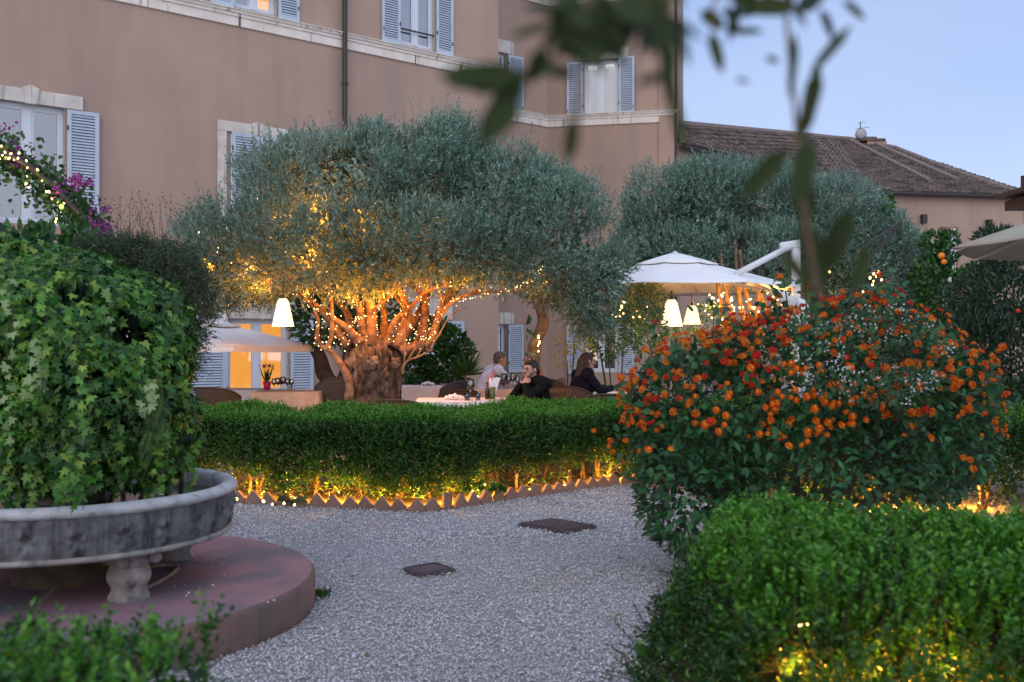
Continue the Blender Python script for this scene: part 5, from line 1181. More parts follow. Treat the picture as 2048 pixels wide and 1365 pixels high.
def glass_lathe(name, prof, px, d, z, label, cat, grp=None, m_=None, seg=20, loc=None):
    mb = MB(); mb.lathe(prof, (0, 0, 0), seg); o = mb.build(name, m_ or M['glass'], smooth=True); o.location = loc or (W(px, 700, d).x, d, z)
    return tag(o, label, cat, grp)
WG = [(.033, 0), (.034, .003), (.006, .008), (.004, .03), (.004, .085), (.012, .095), (.034, .12), (.041, .15), (.038, .19), (.032, .22), (.030, .22), (.036, .19), (.039, .15), (.032, .122), (.0, .10)]
TG = [(.0, .001), (.030, .001), (.036, .09), (.034, .09), (.028, .008), (0, .008)]
tz = TZ + .012
glass_lathe('wine_glass', [(r * 1.25, z * 1.2) for r, z in WG], 941, 12.45, tz, 'tall wine glass with pale wine on the nearest table', 'wine glass', 'glasses on the nearest table')
glass_lathe('white_wine', [(0, .125), (.036, .145), (.043, .17), (.043, .185), (0, .186)], 941, 12.45, tz, 'pale wine standing in the tall glass on the nearest table', 'wine', m_=glassmat('wine', (.9, .8, .4)))
glass_lathe('tumbler', TG, 956, 12.45, tz, 'clear tumbler right of the tall wine glass', 'tumbler', 'glasses on the nearest table')
glass_lathe('tumbler', TG, 934, 12.35, tz, 'clear tumbler left of the tall wine glass stem', 'tumbler', 'glasses on the nearest table')
# cutlery holder with rolled napkins
ch_ = thing('napkin_holder', 'olive green glass jar of rolled white napkins and red stems', 'jar', (W(984, 700, 12.75).x, 12.75, tz))
mb = MB(); mb.lathe([(0, 0), (.04, 0), (.046, .02), (.048, .15), (.044, .15), (.04, .01), (0, .008)], (0, 0, 0), 20); mb.build('jar', mat('olive_glass', (.10, .12, .03), .15), ch_, smooth=True)
for i, (a, b) in enumerate(((-.02, .03), (.01, .06), (.03, .09), (-.005, -.02))):
    mb = MB(); mb.tube([(a, 0, .03), (b, -.01, .27)], [.012, .017], 8); mb.build('rolled_napkin', M['cloth'], ch_, smooth=True)
C = RNG.normal(size=(30, 3)) * np.array([.025, .02, .03]) + np.array([-.01, 0, .30]); rr_ = leaves('red_petals', C, rdir(30), rdir(30), .035, .014, T_OVAL, M['red_fl']); rr_.parent = ch_; rr_.name = 'red_flower'; rr_['kind'] = 'stuff'
bt = thing('oil_bottle', 'dark slim oil bottle left of the napkin jar', 'bottle', (W(974, 700, 12.7).x, 12.7, tz)); mb = MB(); mb.lathe([(0, 0), (.024, 0), (.026, .01), (.026, .12), (.010, .15), (.010, .20), (0, .20)], (0, 0, 0), 16); mb.build('body', mat('dark_glass', (.02, .025, .015), .1), bt, smooth=True); mb = MB(); mb.lathe([(0, .20), (.013, .20), (.013, .22), (0, .22)], (0, 0, 0), 12); mb.build('cap', M['iron'], bt)
def napkin(px, d, z, w_, label):
    mb = MB(); rows = [[(x_ * w_, y_ * w_ * .8, .004 + .05 * (1 - abs(x_) * 1.6) * (1 - abs(y_)) + .014 * math.sin(x_ * 21 + y_ * 9) + .01 * math.sin(y_ * 17)) for x_ in [q / 12 - .5 for q in range(13)]] for y_ in [q / 9 - .5 for q in range(10)]]
    mb.grid(rows); o = mb.build('napkin', M['cloth'], smooth=True); o.location = (W(px, 700, d).x, d, z + .01); o.modifiers.new('t', 'SOLIDIFY').thickness = .004; tag(o, label, 'napkin')
napkin(908, 12.7, tz, .24, 'crumpled white napkin left of the wine glasses on the nearest table')
napkin(856, 16.9, tz + .02, .22, 'folded pale blue napkin on the table right of the trunk')
for i, (px, d, s_) in enumerate(((1000, 15.6, 1), (1008, 15.75, 1.15), (1017, 15.7, 1), (1026, 15.9, 1.2), (1035, 15.7, 1), (1012, 16.1, 1.1), (994, 16, 1))):
    w_ = ['nearest the red stems', 'tallest in the middle', 'behind the napkin jar', 'right of the middle', 'beside the elbow of the man in black', 'rearmost on the table', 'at the table\'s left end'][i]
    glass_lathe('wine_glass', [(r * s_, z * s_) for r, z in WG], px, d, tz, 'clear wine glass on the peach tablecloth, ' + w_, 'wine glass', 'glasses on the peach tablecloth')
for i, (px, d, s_) in enumerate(((548, 15.5, 1), (556, 15.4, 1.1), (566, 15.6, 1.15), (575, 15.5, 1), (583, 15.7, .9), (561, 15.7, 1.0))):
    w_ = ['beside the pink pot', 'second from the pink pot', 'tallest of the cluster', 'toward the cluster\'s right', 'rightmost of the cluster', 'at the back of the cluster'][i]
    glass_lathe('wine_glass', [(r * s_, z * s_ * .8) for r, z in WG], px, d, tz, 'upturned clear glass on the beige tablecloth, ' + w_, 'wine glass', 'glasses on the beige tablecloth')
pot = thing('pink_pot', 'small magenta pot of spiky red and green leaves by the glowing doorway', 'potted plant', (W(534, 700, 15.5).x, 15.5, tz)); mb = MB(); mb.lathe([(0, 0), (.045, 0), (.065, .13), (.06, .13), (.042, .01), (0, .01)], (0, 0, 0), 18); mb.build('pot', mat('magenta_glaze', (.55, .02, .20), .3), pot, smooth=True)
n = 36; a = RNG.uniform(-.45, .45, (n, 2)); C = np.tile([[0, 0, .12]], (n, 1)) + RNG.normal(size=(n, 3)) * .02; D = np.stack([a[:, 0], a[:, 1], np.ones(n)], -1); o = leaves('leaf', C, D, rdir(n), RNG.uniform(.12, .30, n), .02, T_DIA, M['broad']); o.parent = pot; o.name = 'foliage'
C = C + D * .22; o = leaves('red_tip', C, D, rdir(n), .06, .018, T_DIA, M['bract']); o.parent = pot

# ================================================================== people
def cap_mesh(a, b, r0, r1, seg=12):
    a, b = Vector(a), Vector(b); d = b - a; L = max(d.length, 1e-5); q = d.to_track_quat('Z', 'Y').to_matrix(); vs, fs, prof = [], [], []
    for i in range(5): t = math.pi / 2 * (1 - i / 4); prof.append((r0 * math.cos(t), -r0 * math.sin(t)))
    for i in range(5): t = math.pi / 2 * i / 4; prof.append((r1 * math.cos(t), L + r1 * math.sin(t)))
    for r, z in prof:
        for k in range(seg): u = 2 * math.pi * k / seg; vs.append(a + q @ Vector((max(r, 1e-4) * math.cos(u), max(r, 1e-4) * math.sin(u), z)))
    n = len(prof)
    for i in range(n - 1):
        for k in range(seg): k2 = (k + 1) % seg; fs.append((i * seg + k, i * seg + k2, (i + 1) * seg + k2, (i + 1) * seg + k))
    fs.append(tuple(range(seg))[::-1]); fs.append(tuple((n - 1) * seg + k for k in range(seg)))
    return vs, fs
def ell_mesh(c, r, rot=None, seg=18, rings=12):
    mb = MB(); mb.ball((0, 0, 0), 1, seg, rings); m = rot or Matrix.Identity(3); return [Vector(c) + m @ Vector((v[0] * r[0], v[1] * r[1], v[2] * r[2])) for v in mb.v], mb.f
def blend_mesh(name, prims, vox, smooth, mt, parent, fold=0):
    """all the limbs joined into ONE continuous surface"""
    mb = MB()
    for p in prims:
        vs, fs = cap_mesh(*p[1:]) if p[0] == 'c' else ell_mesh(*p[1:]); mb.add(vs, fs)
    o = mb.build(name, mt); r_ = o.modifiers.new('r', 'REMESH'); r_.mode = 'VOXEL'; r_.voxel_size = vox; s_ = o.modifiers.new('s', 'SMOOTH'); s_.iterations = smooth; s_.factor = .5
    dg = bpy.context.evaluated_depsgraph_get(); me = bpy.data.meshes.new_from_object(o.evaluated_get(dg)); old = o.data; o.modifiers.clear(); o.data = me; bpy.data.meshes.remove(old); me.name = name
    if fold:
        co = np.zeros(len(me.vertices) * 3, np.float32); no = np.zeros_like(co); me.vertices.foreach_get('co', co); me.vertices.foreach_get('normal', no); co = co.reshape(-1, 3); no = no.reshape(-1, 3)
        h = vnoise(co * np.array([1, 1, .55]), 16, 3) + .6 * vnoise(co, 30, 5) - .8; co += no * (h * fold)[:, None].astype(np.float32); me.vertices.foreach_set('co', co.ravel()); me.update()
    me.polygons.foreach_set('use_smooth', [True] * len(me.polygons)); me.materials.clear(); me.materials.append(mt); o.parent = parent; return o
def lerp(a, b, t): return tuple(a[i] + (b[i] - a[i]) * t for i in range(3))
def person(label, loc, rz, pose, hair, top, hairlen=0, beard=False, topname='jacket', hood=False, scale=1.0):
    """local frame: +y is where the chest faces, +x the person's right hand side seen from behind"""
    root = thing('person', label, 'person', loc, rz); root.scale = (scale,) * 3; P_ = pose; B = []; J = []
    pel, ch, nk, hd = P_['pelvis'], P_['chest'], P_['neck'], P_['head']
    hr = Matrix.Rotation(P_.get('yaw', 0), 3, 'Z') @ Matrix.Rotation(P_.get('pitch', 0), 3, 'X') @ Matrix.Rotation(P_.get('roll', 0), 3, 'Y')
    H = lambda x, y, z: tuple(Vector(hd) + hr @ Vector((x, y, z)))
    B += [('e', hd, (.074, .092, .098), hr), ('e', H(0, .018, -.055), (.056, .066, .062), hr), ('c', H(0, -.02, -.07), nk, .052, .058), ('c', H(0, .088, .0), H(0, .112, -.030), .010, .015), ('e', H(0, .078, -.098), (.026, .024, .018), hr),
          ('e', H(.074, -.005, -.012), (.011, .022, .032), hr), ('e', H(-.074, -.005, -.012), (.011, .022, .032), hr), ('c', H(-.035, .082, .022), H(.035, .082, .022), .011, .011), ('c', H(-.018, .090, -.062), H(.018, .090, -.062), .008, .008), ('c', H(-.020, .088, -.072), H(.020, .088, -.072), .008, .008)]
    tor = [('e', pel, (.155, .12, .12)), ('c', pel, ch, .135, .15), ('e', ch, (.175, .12, .17)), ('c', (P_['shR'][0] * .5 + nk[0] * .5, nk[1], nk[2] - .04), P_['shR'], .075, .068), ('c', (P_['shL'][0] * .5 + nk[0] * .5, nk[1], nk[2] - .04), P_['shL'], .075, .068), ('c', ch, (nk[0], nk[1], nk[2] - .05), .12, .07)]
    arms = []; hands = []
    for s_ in ('R', 'L'):
        sh, el, wr = P_['sh' + s_], P_['el' + s_], P_['wr' + s_]; arms += [('c', sh, el, .056, .044), ('c', el, wr, .044, .031)]
        hn = P_['hand' + s_]; pd = Vector(hn) - Vector(wr); pd.normalize(); cr_ = Vector(P_.get('palm' + s_, (0, 0, 1))).normalized(); sd_ = pd.cross(cr_).normalized(); cr_ = sd_.cross(pd).normalized()
        pc = Vector(wr) + pd * .05; curl = P_.get('curl' + s_, .5)
        for q in (-1.2, -.4, .4, 1.2): hands.append(('c', tuple(Vector(wr) + sd_ * q * .010), tuple(Vector(wr) + pd * .085 + sd_ * q * .018), .016, .012))
        for q, l_ in ((-1.5, .068), (-.5, .080), (.5, .075), (1.5, .060)):
            k0 = Vector(wr) + pd * .088 + sd_ * q * .019; d1_ = (pd * math.cos(curl) + cr_ * math.sin(curl)); d2_ = (pd * math.cos(curl * 2.2) + cr_ * math.sin(curl * 2.2)); d3_ = (pd * math.cos(curl * 3) + cr_ * math.sin(curl * 3))
            k1 = k0 + d1_ * l_ * .45; k2 = k1 + d2_ * l_ * .32; k3 = k2 + d3_ * l_ * .25; hands += [('c', tuple(k0), tuple(k1), .0098, .009), ('c', tuple(k1), tuple(k2), .009, .0082), ('c', tuple(k2), tuple(k3), .0082, .0072)]
        t0 = Vector(wr) + pd * .03 - sd_ * .018; t1 = t0 - sd_ * .028 + pd * .022 + cr_ * .012; t2 = t1 + pd * .028 + cr_ * .016 - sd_ * .004; hands += [('c', tuple(t0), tuple(t1), .014, .011), ('c', tuple(t1), tuple(t2), .011, .0085)]
        hp0 = (.09 if s_ == 'R' else -.09, pel[1], pel[2] - .02); kn = (.12 if s_ == 'R' else -.12, pel[1] + .44, .49); an_ = (kn[0], kn[1] - .02, .09); P_['leg' + s_] = (hp0, kn, an_)
        B += [('c', hp0, kn, .082, .056), ('c', kn, an_, .054, .036), ('c', an_, (an_[0], an_[1] + .17, .035), .036, .028)]
    blend_mesh('body', B + tor + arms + hands, .0075, 4, M['skin'], root)
    big = lambda ps, e_: [(p[0], p[1], p[2], p[3] + e_, p[4] + e_) if p[0] == 'c' else (p[0], p[1], tuple(r + e_ for r in p[2])) + tuple(p[3:]) for p in ps]
    slv = []
    for s_ in ('R', 'L'):
        sh, el, wr = P_['sh' + s_], P_['el' + s_], P_['wr' + s_]; slv += [('c', sh, el, .072, .058), ('c', el, lerp(el, wr, .93), .057, .042)]
    J = big(tor, .016) + slv
    if hood: J += [('c', (nk[0] - .09, nk[1] + .01, nk[2] + .0), (nk[0] + .09, nk[1] + .01, nk[2] + .0), .055, .055), ('c', (nk[0] - .10, nk[1] - .075, nk[2] - .03), (nk[0] + .10, nk[1] - .075, nk[2] - .03), .062, .062), ('e', (nk[0], nk[1] - .11, nk[2] - .06), (.11, .07, .09))]
    blend_mesh(topname, J, .011, 4, top, root, fold=.012)
    L_ = []
    for s_ in ('R', 'L'):
        a, b, c_ = P_['leg' + s_]; L_ += [('c', a, b, .094, .068), ('c', b, c_, .068, .052)]
    blend_mesh('trousers', L_ + [('e', pel, (.17, .135, .12))], .014, 3, M['dark'], root, fold=.006)
    HR = [('e', H(0, -.018, .022), (.080, .096, .092), hr), ('e', H(0, .03, .078), (.060, .062, .030), hr), ('e', H(0, -.055, -.02), (.072, .058, .075), hr), ('c', H(.072, .022, .02), H(.072, .022, -.02), .008, .006), ('c', H(-.072, .022, .02), H(-.072, .022, -.02), .008, .006)]
    if hairlen: HR += [('c', H(0, -.06, -.02), H(.01, -.10, -hairlen), .078, .065), ('c', H(.05, -.02, -.02), H(.07, -.05, -hairlen * .9), .035, .03), ('c', H(-.05, -.02, -.02), H(-.06, -.05, -hairlen * .9), .035, .03)]
    blend_mesh('hair', HR, .007, 2, hair, root, fold=.010)
    if beard: blend_mesh('beard', [('c', H(.060, .03, -.05), H(.030, .070, -.098), .012, .014), ('c', H(-.060, .03, -.05), H(-.030, .070, -.098), .012, .014), ('c', H(-.030, .076, -.098), H(.030, .076, -.098), .015, .015), ('c', H(-.024, .094, -.050), H(.024, .094, -.050), .006, .006)], .005, 2, mat('stubble', (.10, .058, .042), .8), root)
    for sx_ in (-1, 1):
        mb = MB(); mb.ball(H(sx_ * .031, .080, .0), .0125, 10, 8, (1.1, .7, .7)); mb.build('eye', mat('eye', (.05, .03, .02), .3) if 'eye' not in bpy.data.materials else bpy.data.materials['eye'], root, smooth=True)
        mb = MB(); mb.tube([H(sx_ * .014, .096, .017), H(sx_ * .034, .094, .024), H(sx_ * .052, .080, .018)], [.0045, .005, .003], 6); mb.build('eyebrow', hair, root, smooth=True)
    return root
base_pose = dict(pelvis=(0, -.02, .54), chest=(0, .03, .82), neck=(0, .07, 1.02), head=(0, .11, 1.155), shR=(.185, .04, .965), shL=(-.185, .04, .965))
# man in black, chin resting on clasped hands, looking to the left of the picture
p1_ = dict(base_pose, elR=(.17, .30, .775), elL=(-.17, .32, .785), wrR=(.045, .245, .965), wrL=(-.05, .25, .955), handR=(.005, .20, 1.03), handL=(-.01, .21, 1.02), palmR=(-.5, -.7, .2), palmL=(.6, -.7, .2), curlR=.75, curlL=.7, head=(0, .12, 1.145), pitch=R(-4), yaw=R(-8))
man = person('person with short black hair and beard in a black hooded jacket, chin on hands', (W(1078, 700, 12.35).x, 12.35, 0), R(128), p1_, M['hair'], M['black'], beard=True, topname='hooded_jacket', hood=True)
mb = MB(); mb.tube([(.0, .205, .70), (.0, .195, .80), (0, .16, .93)], .004, 5); mb.build('zip', M['whitemetal'], man)
# grey haired man leaning over the table, seen from behind his left shoulder
p2_ = dict(base_pose, chest=(0, .10, .82), neck=(0, .20, 1.02), head=(0, .27, 1.16), shR=(.19, .16, .97), shL=(-.19, .16, .97), elR=(.22, .38, .80), elL=(-.22, .36, .80), wrR=(.10, .58, .79), wrL=(-.10, .58, .80), handR=(.06, .66, .79), handL=(-.05, .66, .80), palmR=(0, 0, -1), palmL=(0, 0, -1), pitch=R(-8))
person('person with grey hair in a pale blue shirt leaning over a table', (W(968, 700, 16.3).x, 16.3, 0), R(-66), p2_, M['hairg'], M['shirt'], topname='shirt', scale=1.06)
p3_ = dict(base_pose, elR=(.22, .20, .76), elL=(-.22, .20, .76), wrR=(.12, .42, .79), wrL=(-.12, .42, .79), handR=(.08, .5, .79), handL=(-.08, .5, .79), palmR=(0, 0, -1), palmL=(0, 0, -1))
person('person with greying hair and red top, half hidden behind the black jacket', (W(1074, 700, 16.6).x, 16.6, 0), R(80), p3_, M['hairg'], M['red'], topname='shirt', scale=1.06)
person('person with long brown hair in a dark navy top, beside the orange flowers', (W(1160, 700, 14.1).x, 14.1, 0), R(-70), dict(p3_, pitch=R(-6)), M['hairb'], M['navy'], hairlen=.24, topname='sweater', scale=1.06)

# ================================================================== shrubs round the terrace
leafshrub('glossy_shrub', 'dark glossy broad-leaved shrub right of the big olive trunk', 'shrub', [PB_(860, 700, 17.6, 55, 60, .6), PB_(895, 730, 17.4, 45, 40, .5), PB_(830, 740, 17.6, 40, 40, .5), PB_(900, 690, 17.6, 35, 35, .4), PB_(925, 700, 17.5, 25, 15, .3)], 2600, .11, .055, M['broad'])
yu = thing('yucca', 'spiky green yucca between the glossy shrub and the man in the pale shirt', 'yucca', (W(938, 700, 17).x, 17, 0)); n = 70; a = RNG.uniform(0, 6.28, n); el = RNG.uniform(.1, 1.3, n); C = np.tile([tuple(W(935, 752, 17))], (n, 1)); D = np.stack([np.cos(a) * np.cos(el), np.sin(a) * np.cos(el), np.sin(el)], -1)
leaves('foliage', C, D, rdir(n), RNG.uniform(.35, .55, n), .035, T_DIA, M['fern'], yu); mb = MB(); mb.tube([yu.location, W(935, 755, 17)], .05, 8, wob=.3); local(yu, mb.build('trunk', M['bark2'], yu))
bay = leafshrub('bay_tree', 'dark-leaved tree with a black leaning forked trunk left of the big olive', 'tree', [PB_(640, 640, 15.6, 60, 60, .6), PB_(690, 600, 15.8, 70, 50, .6), PB_(600, 620, 15.6, 40, 35, .4), PB_(705, 655, 15.8, 45, 40, .5), PB_(770, 620, 16.5, 50, 45, .5)], 1900, .12, .05, M['broad'], stems=False, base=(W(690, 700, 15.5).x, 15.5, 0))
mb = MB(); pp = smooth_path([(W(692, 700, 15.5).x, 15.5, 0), W(694, 800, 15.5), W(672, 780, 15.5), W(650, 750, 15.5), W(640, 715, 15.5), W(628, 690, 15.5), W(640, 650, 15.5)], 4); mb.tube(pp, [.17 - .10 * i / len(pp) for i in range(len(pp))], 9, wob=.25); pp = smooth_path([W(678, 785, 15.5), W(682, 760, 15.5), W(692, 735, 15.5), W(700, 690, 15.6)], 4); mb.tube(pp, .07, 8, wob=.2)
local(bay, mb.build('trunk', M['darkbark'], bay, smooth=True))
ct = leafshrub('small_tree', 'slender tree whose bent bare trunk rises right of the man in black', 'tree', [PB_(1085, 560, 16.8, 60, 40, .5), PB_(1140, 590, 16.8, 50, 35, .5)], 700, .09, .035, M['broad'], stems=False, base=(W(1068, 700, 16.8).x, 16.8, 0))
mb = MB(); pp = smooth_path([(W(1066, 700, 16.8).x, 16.8, 0), W(1068, 720, 16.8), W(1070, 690, 16.8), W(1082, 660, 16.8), W(1086, 635, 16.8), W(1076, 605, 16.8), W(1070, 580, 16.8)], 4); mb.tube(pp, [.115 - .03 * i / len(pp) for i in range(len(pp))], 10, wob=.25)
for q in (((1080, 608), (1110, 600), (1150, 622), (1185, 660)), ((1074, 606), (1050, 592), (1020, 580)), ((1078, 605), (1095, 580), (1100, 550))): mb.tube(smooth_path([W(*k_, 16.75) for k_ in q], 4), .028, 7, wob=.3)
local(ct, mb.build('trunk', M['bark2'], ct, smooth=True))
for (x_, y_) in ((1058, 645), (1056, 665)): 
    C = np.array([tuple(W(x_ + random.uniform(-6, 6), y_ + random.uniform(-6, 6), 16.6)) for _ in range(5)]); leaves('sucker_leaf', C, rdir(5), rdir(5), .13, .06, T_OVAL, M['broad'], ct)
string_lights('string_lights', 'few yellow fairy lights on the slender bent trunk', [tuple(W(x_, y_, 16.5)) for x_, y_ in ((1077, 676), (1078, 688), (1076, 692), (1079, 684), (1077, 703), (1077, 672))], r=.014, mt=M['bulb_y'])
point(W(1076, 690, 16.4), 2.5, (1, .7, .2), .03)
leafshrub('citrus_plant', 'potted citrus with bright yellow leaves left of the long haired woman', 'plant', [PB_(1150, 680, 14.9, 32, 22, .2), PB_(1135, 722, 14.9, 25, 14, .15), PB_(1170, 690, 14.9, 20, 20, .2)], 190, .09, .03, M['yellowleaf'], base=(W(1143, 700, 14.9).x, 14.9, 0))
leafshrub('dark_shrub', 'tangle of dark green leaves right of the long haired woman under the parasol edge', 'shrub', [PB_(1215, 680, 16.2, 45, 50, .5), PB_(1250, 650, 16.3, 50, 60, .5), PB_(1190, 650, 16.4, 35, 30, .4)], 1300, .07, .03, M['lant'])
leafshrub('warm_lit_shrub', 'leafy shrub glowing amber around the lamps under the white parasol', 'shrub', [PB_(1290, 660, 15.2, 50, 60, .4), PB_(1360, 690, 16.6, 60, 40, .4), PB_(1420, 650, 16.9, 40, 50, .4)], 1500, .07, .03, M['lant'])
cit = leafshrub('orange_tree', 'bright green citrus tree with a ripe orange beside the narrow house door', 'tree', [PB_(1895, 500, 17, 22, 40, .3), PB_(1905, 590, 17, 70, 60, .7), PB_(1930, 640, 17, 60, 50, .6), PB_(1860, 560, 17.2, 45, 50, .5), PB_(1870, 490, 17.2, 30, 30, .3), PB_(1775, 408, 17.4, 10, 22, .1), PB_(1960, 560, 17, 45, 40, .5)], 3600, .10, .045, M['broad'], up=.5)
mb = MB(); mb.ball(W(1883, 512, 16.6), .055, 12, 8); mb.ball(W(1888, 524, 16.6), .045, 12, 8); local(cit, mb.build('orange', mat('orange_peel', (.8, .25, .02), .5), cit, smooth=True))
mb = MB(); mb.ball(W(1900, 560, 16.3), .035, 6, 4, (1, 1, 1.3)); local(cit, mb.build('white_blossom', M['white_fl'], cit))
leafshrub('oleander', 'tall dark oleander thicket filling the right edge under the beige parasol', 'shrub', [PB_(2010, 600, 14.5, 90, 90, 1.0), PB_(1960, 680, 14.3, 110, 70, .9), PB_(2060, 700, 14.3, 110, 110, 1.0), PB_(1880, 720, 14.5, 70, 60, .7), PB_(2040, 520, 14.6, 60, 50, .7), PB_(1990, 480, 15, 40, 25, .4)], 12500, .12, .034, M['oleander'], T=T_DIA, up=.7, rnd=.5)
mb = MB(); mb.ball(W(2036, 622, 13.3), .03, 7, 5); tag(mb.build('oleander_flower', M['red_fl']), 'single small red oleander flower among dark leaves at the right edge', 'flower')

# ================================================================== lantana and jasmine
LB = [(1.22, 6.25, .95, .50, .60, .46), (1.80, 6.35, 1.08, .62, .75, .52), (2.45, 6.45, 1.08, .50, .75, .54), (1.0, 6.2, 1.05, .26, .3, .26), (2.85, 6.4, 1.15, .24, .3, .22), (1.10, 6.05, .56, .36, .45, .42), (1.9, 6.2, .62, .75, .75, .5), (2.72, 6.4, .92, .34, .5, .46), (1.55, 6.2, 1.33, .30, .3, .22), (2.15, 6.4, 1.46, .30, .32, .26), (2.35, 6.35, 1.62, .12, .15, .16)]
lan = thing('lantana_bush', 'big rounded lantana bush covered in orange and red flower heads', 'flowering bush', (1.9, 6.3, 0))
P, N = blob_points(LB, 12500, lo=.66, power=.5, nz=.2, seed=12); P[:, 2] = np.maximum(P[:, 2], .05)
lo_ = (P[:, 2] > .22) | (P[:, 0] < 1.5); P, N = P[lo_], N[lo_]
D = nrm(N * .7 + np.array([0, 0, -.15]) + RNG.normal(size=N.shape) * .5); NN = nrm(N + np.array([0, 0, .7]) + RNG.normal(size=N.shape) * .4)
leaves('foliage', P, D, NN, .056 * RNG.uniform(.55, 1.4, len(P)), .036 * RNG.uniform(.6, 1.3, len(P)), T_BIG, M['lant'], lan)
k = RNG.random(len(P)) < .16; twigmesh('twig', P[k] - N[k] * .1, nrm(N[k] + RNG.normal(size=N[k].shape) * .4), .2, .0024, M['stem'], lan)
mb = MB()
for b_ in LB: mb.tube([(1.85 + random.uniform(-.25, .25), 6.35, 0), ((b_[0] + 1.85) / 2, 6.35, b_[2] * .45), b_[:3]], [.022, .016, .008], 6, wob=.3)
for a in ((1.72, 6.2, 1.3, 1.66, 6.1, 1.86), (1.80, 6.2, 1.3, 1.80, 6.1, 1.80), (2.2, 6.3, 1.4, 2.28, 6.2, 1.86), (2.15, 6.2, 1.2, 2.1, 5.4, 1.05), (2.0, 6.0, 1.3, 1.75, 5.35, 1.3)): mb.tube([a[:3], ((a[0] + a[3]) / 2 + .02, (a[1] + a[4]) / 2, (a[2] + a[5]) / 2 + .03), a[3:]], [.008, .006, .003], 5)
local(lan, mb.build('stem', M['stem'], lan))
SPR = []
for i in range(70):
    j = int(RNG.integers(0, len(P)))
    if N[j][2] < -.1 or P[j][2] < .6 or N[j][1] > .5: continue
    a_ = Vector(tuple(N[j] * .6 + np.array([random.uniform(-.3, .3), -.1, .75]))).normalized() * random.uniform(.10, .26); SPR.append(tuple(Vector(tuple(P[j])) + a_)); mbs = MB(); mbs.tube([Vector(tuple(P[j] - N[j] * .1)), Vector(tuple(P[j])) + a_ * .5 + Vector((.01, 0, 0)), Vector(SPR[-1])], [.004, .003, .002], 5); local(lan, mbs.build('flowering_shoot', M['stem'], lan))
SP = SPR + [(1.64, 6.1, 1.84), (1.70, 6.1, 1.76), (1.62, 6.05, 1.72), (1.82, 6.08, 1.78), (1.78, 6.1, 1.66), (1.58, 6.1, 1.70), (2.28, 6.2, 1.86), (2.30, 6.2, 1.75), (2.24, 6.15, 1.70), (1.68, 6.1, 1.62)]
for s0 in SP:
    C = np.tile([s0], (9, 1)) + RNG.normal(size=(9, 3)) * .05 - np.array([0, 0, .05]); leaves('shoot_foliage', C, rdir(9), nrm(rdir(9) + np.array([0, -.5, .8])), .06, .035, T_BIG, M['lant'], lan)
def flower_proto(mt, r, mt2=None):
    n = 30; a = np.arange(n) * 2.399; ph = np.arccos(1 - .95 * (np.arange(n) + .5) / n); N_ = np.stack([np.sin(ph) * np.cos(a), np.sin(ph) * np.sin(a), np.cos(ph)], -1); C = N_ * np.array([r, r, r * .62]) * .85
    T = ([(0, 0, 0), (.5, .35, .1), (.6, 0, 0), (.5, -.35, .1), (-.1, .5, .1), (-.55, .2, .1), (-.55, -.25, .1), (-.1, -.5, .1)], [(0, 1, 2, 3), (0, 4, 5), (0, 6, 7), (0, 5, 6), (0, 1, 4), (0, 7, 3)])
    t_ = nrm(np.cross(N_, rdir(n))); return leaves('flower_head', C, t_, N_, r * .52, r * .52, T, mt)
protos = []
P, N = blob_points(LB, 3000, lo=1.0, power=1, nz=.2, seed=12)
vis = (N[:, 1] < .2) & (P[:, 2] > .72 + .3 * (vnoise(P, 2.5, 3) - .3)) & ((N[:, 2] > -.15)); P, N = P[vis], N[vis]; dens = vnoise(P, 3.5, 21); P, N = P[dens > .30], N[dens > .30]
sel = [];
for i in range(len(P)):
    if all((P[i] - P[j]) @ (P[i] - P[j]) > .034 ** 2 for j in sel): sel.append(i)
    if len(sel) >= 430: break
heads = [(P[i] + N[i] * random.uniform(.0, .07), N[i]) for i in sel] + [(np.array(s0), np.array([0, -.4, 1.])) for s0 in SP]
for i in list(range(0, len(sel), 2)):
    o_ = np.array([random.uniform(-.045, .045), random.uniform(-.02, .03), random.uniform(-.03, .03)]); heads.append((P[sel[i]] + N[sel[i]] * .03 + o_, N[sel[i]]))
for px, py, d in ((1188, 862, 6.2), (1221, 882, 6.1), (1218, 893, 6.05), (1225, 904, 6.1), (1246, 835, 6.0), (1940, 920, 5.7), (1946, 938, 5.7), (1927, 916, 5.75), (1840, 770, 5.6), (1950, 712, 6), (2005, 694, 6.0), (1996, 702, 6.05), (1578, 892, 5.35), (1420, 842, 5.4)): heads.append((np.array(W(px, py, d)), np.array([0, -.6, .7])))
heads.sort(key=lambda h: h[0][1]); far = {0: [], 1: []}
pr_o, pr_r = flower_proto(M['orange_fl'], .0215), flower_proto(M['red_fl'], .0185); used = set()
for i, (p_, n_) in enumerate(heads):
    red = (.45 * vnoise(p_[None], 5, 33)[0] + .55 * random.random() + .25 * (p_[2] - 1.0)) > .77
    if i < 96:
        src = pr_r if red else pr_o; o = src if src.name not in used else src.copy(); 
        if src.name not in used: used.add(src.name)
        else: COL.objects.link(o)
        o.parent = lan; n_ = Vector(tuple(n_)) + Vector((random.uniform(-.4, .4), random.uniform(-.7, 0), random.uniform(-.2, .4))); o.location = tuple(p_); o.rotation_mode = 'QUATERNION'; o.rotation_quaternion = n_.to_track_quat('Z', 'Y'); s_ = random.uniform(.75, 1.3); o.scale = (s_,) * 3; local(lan, o)
    else: far[1 if red else 0].append((p_, n_))
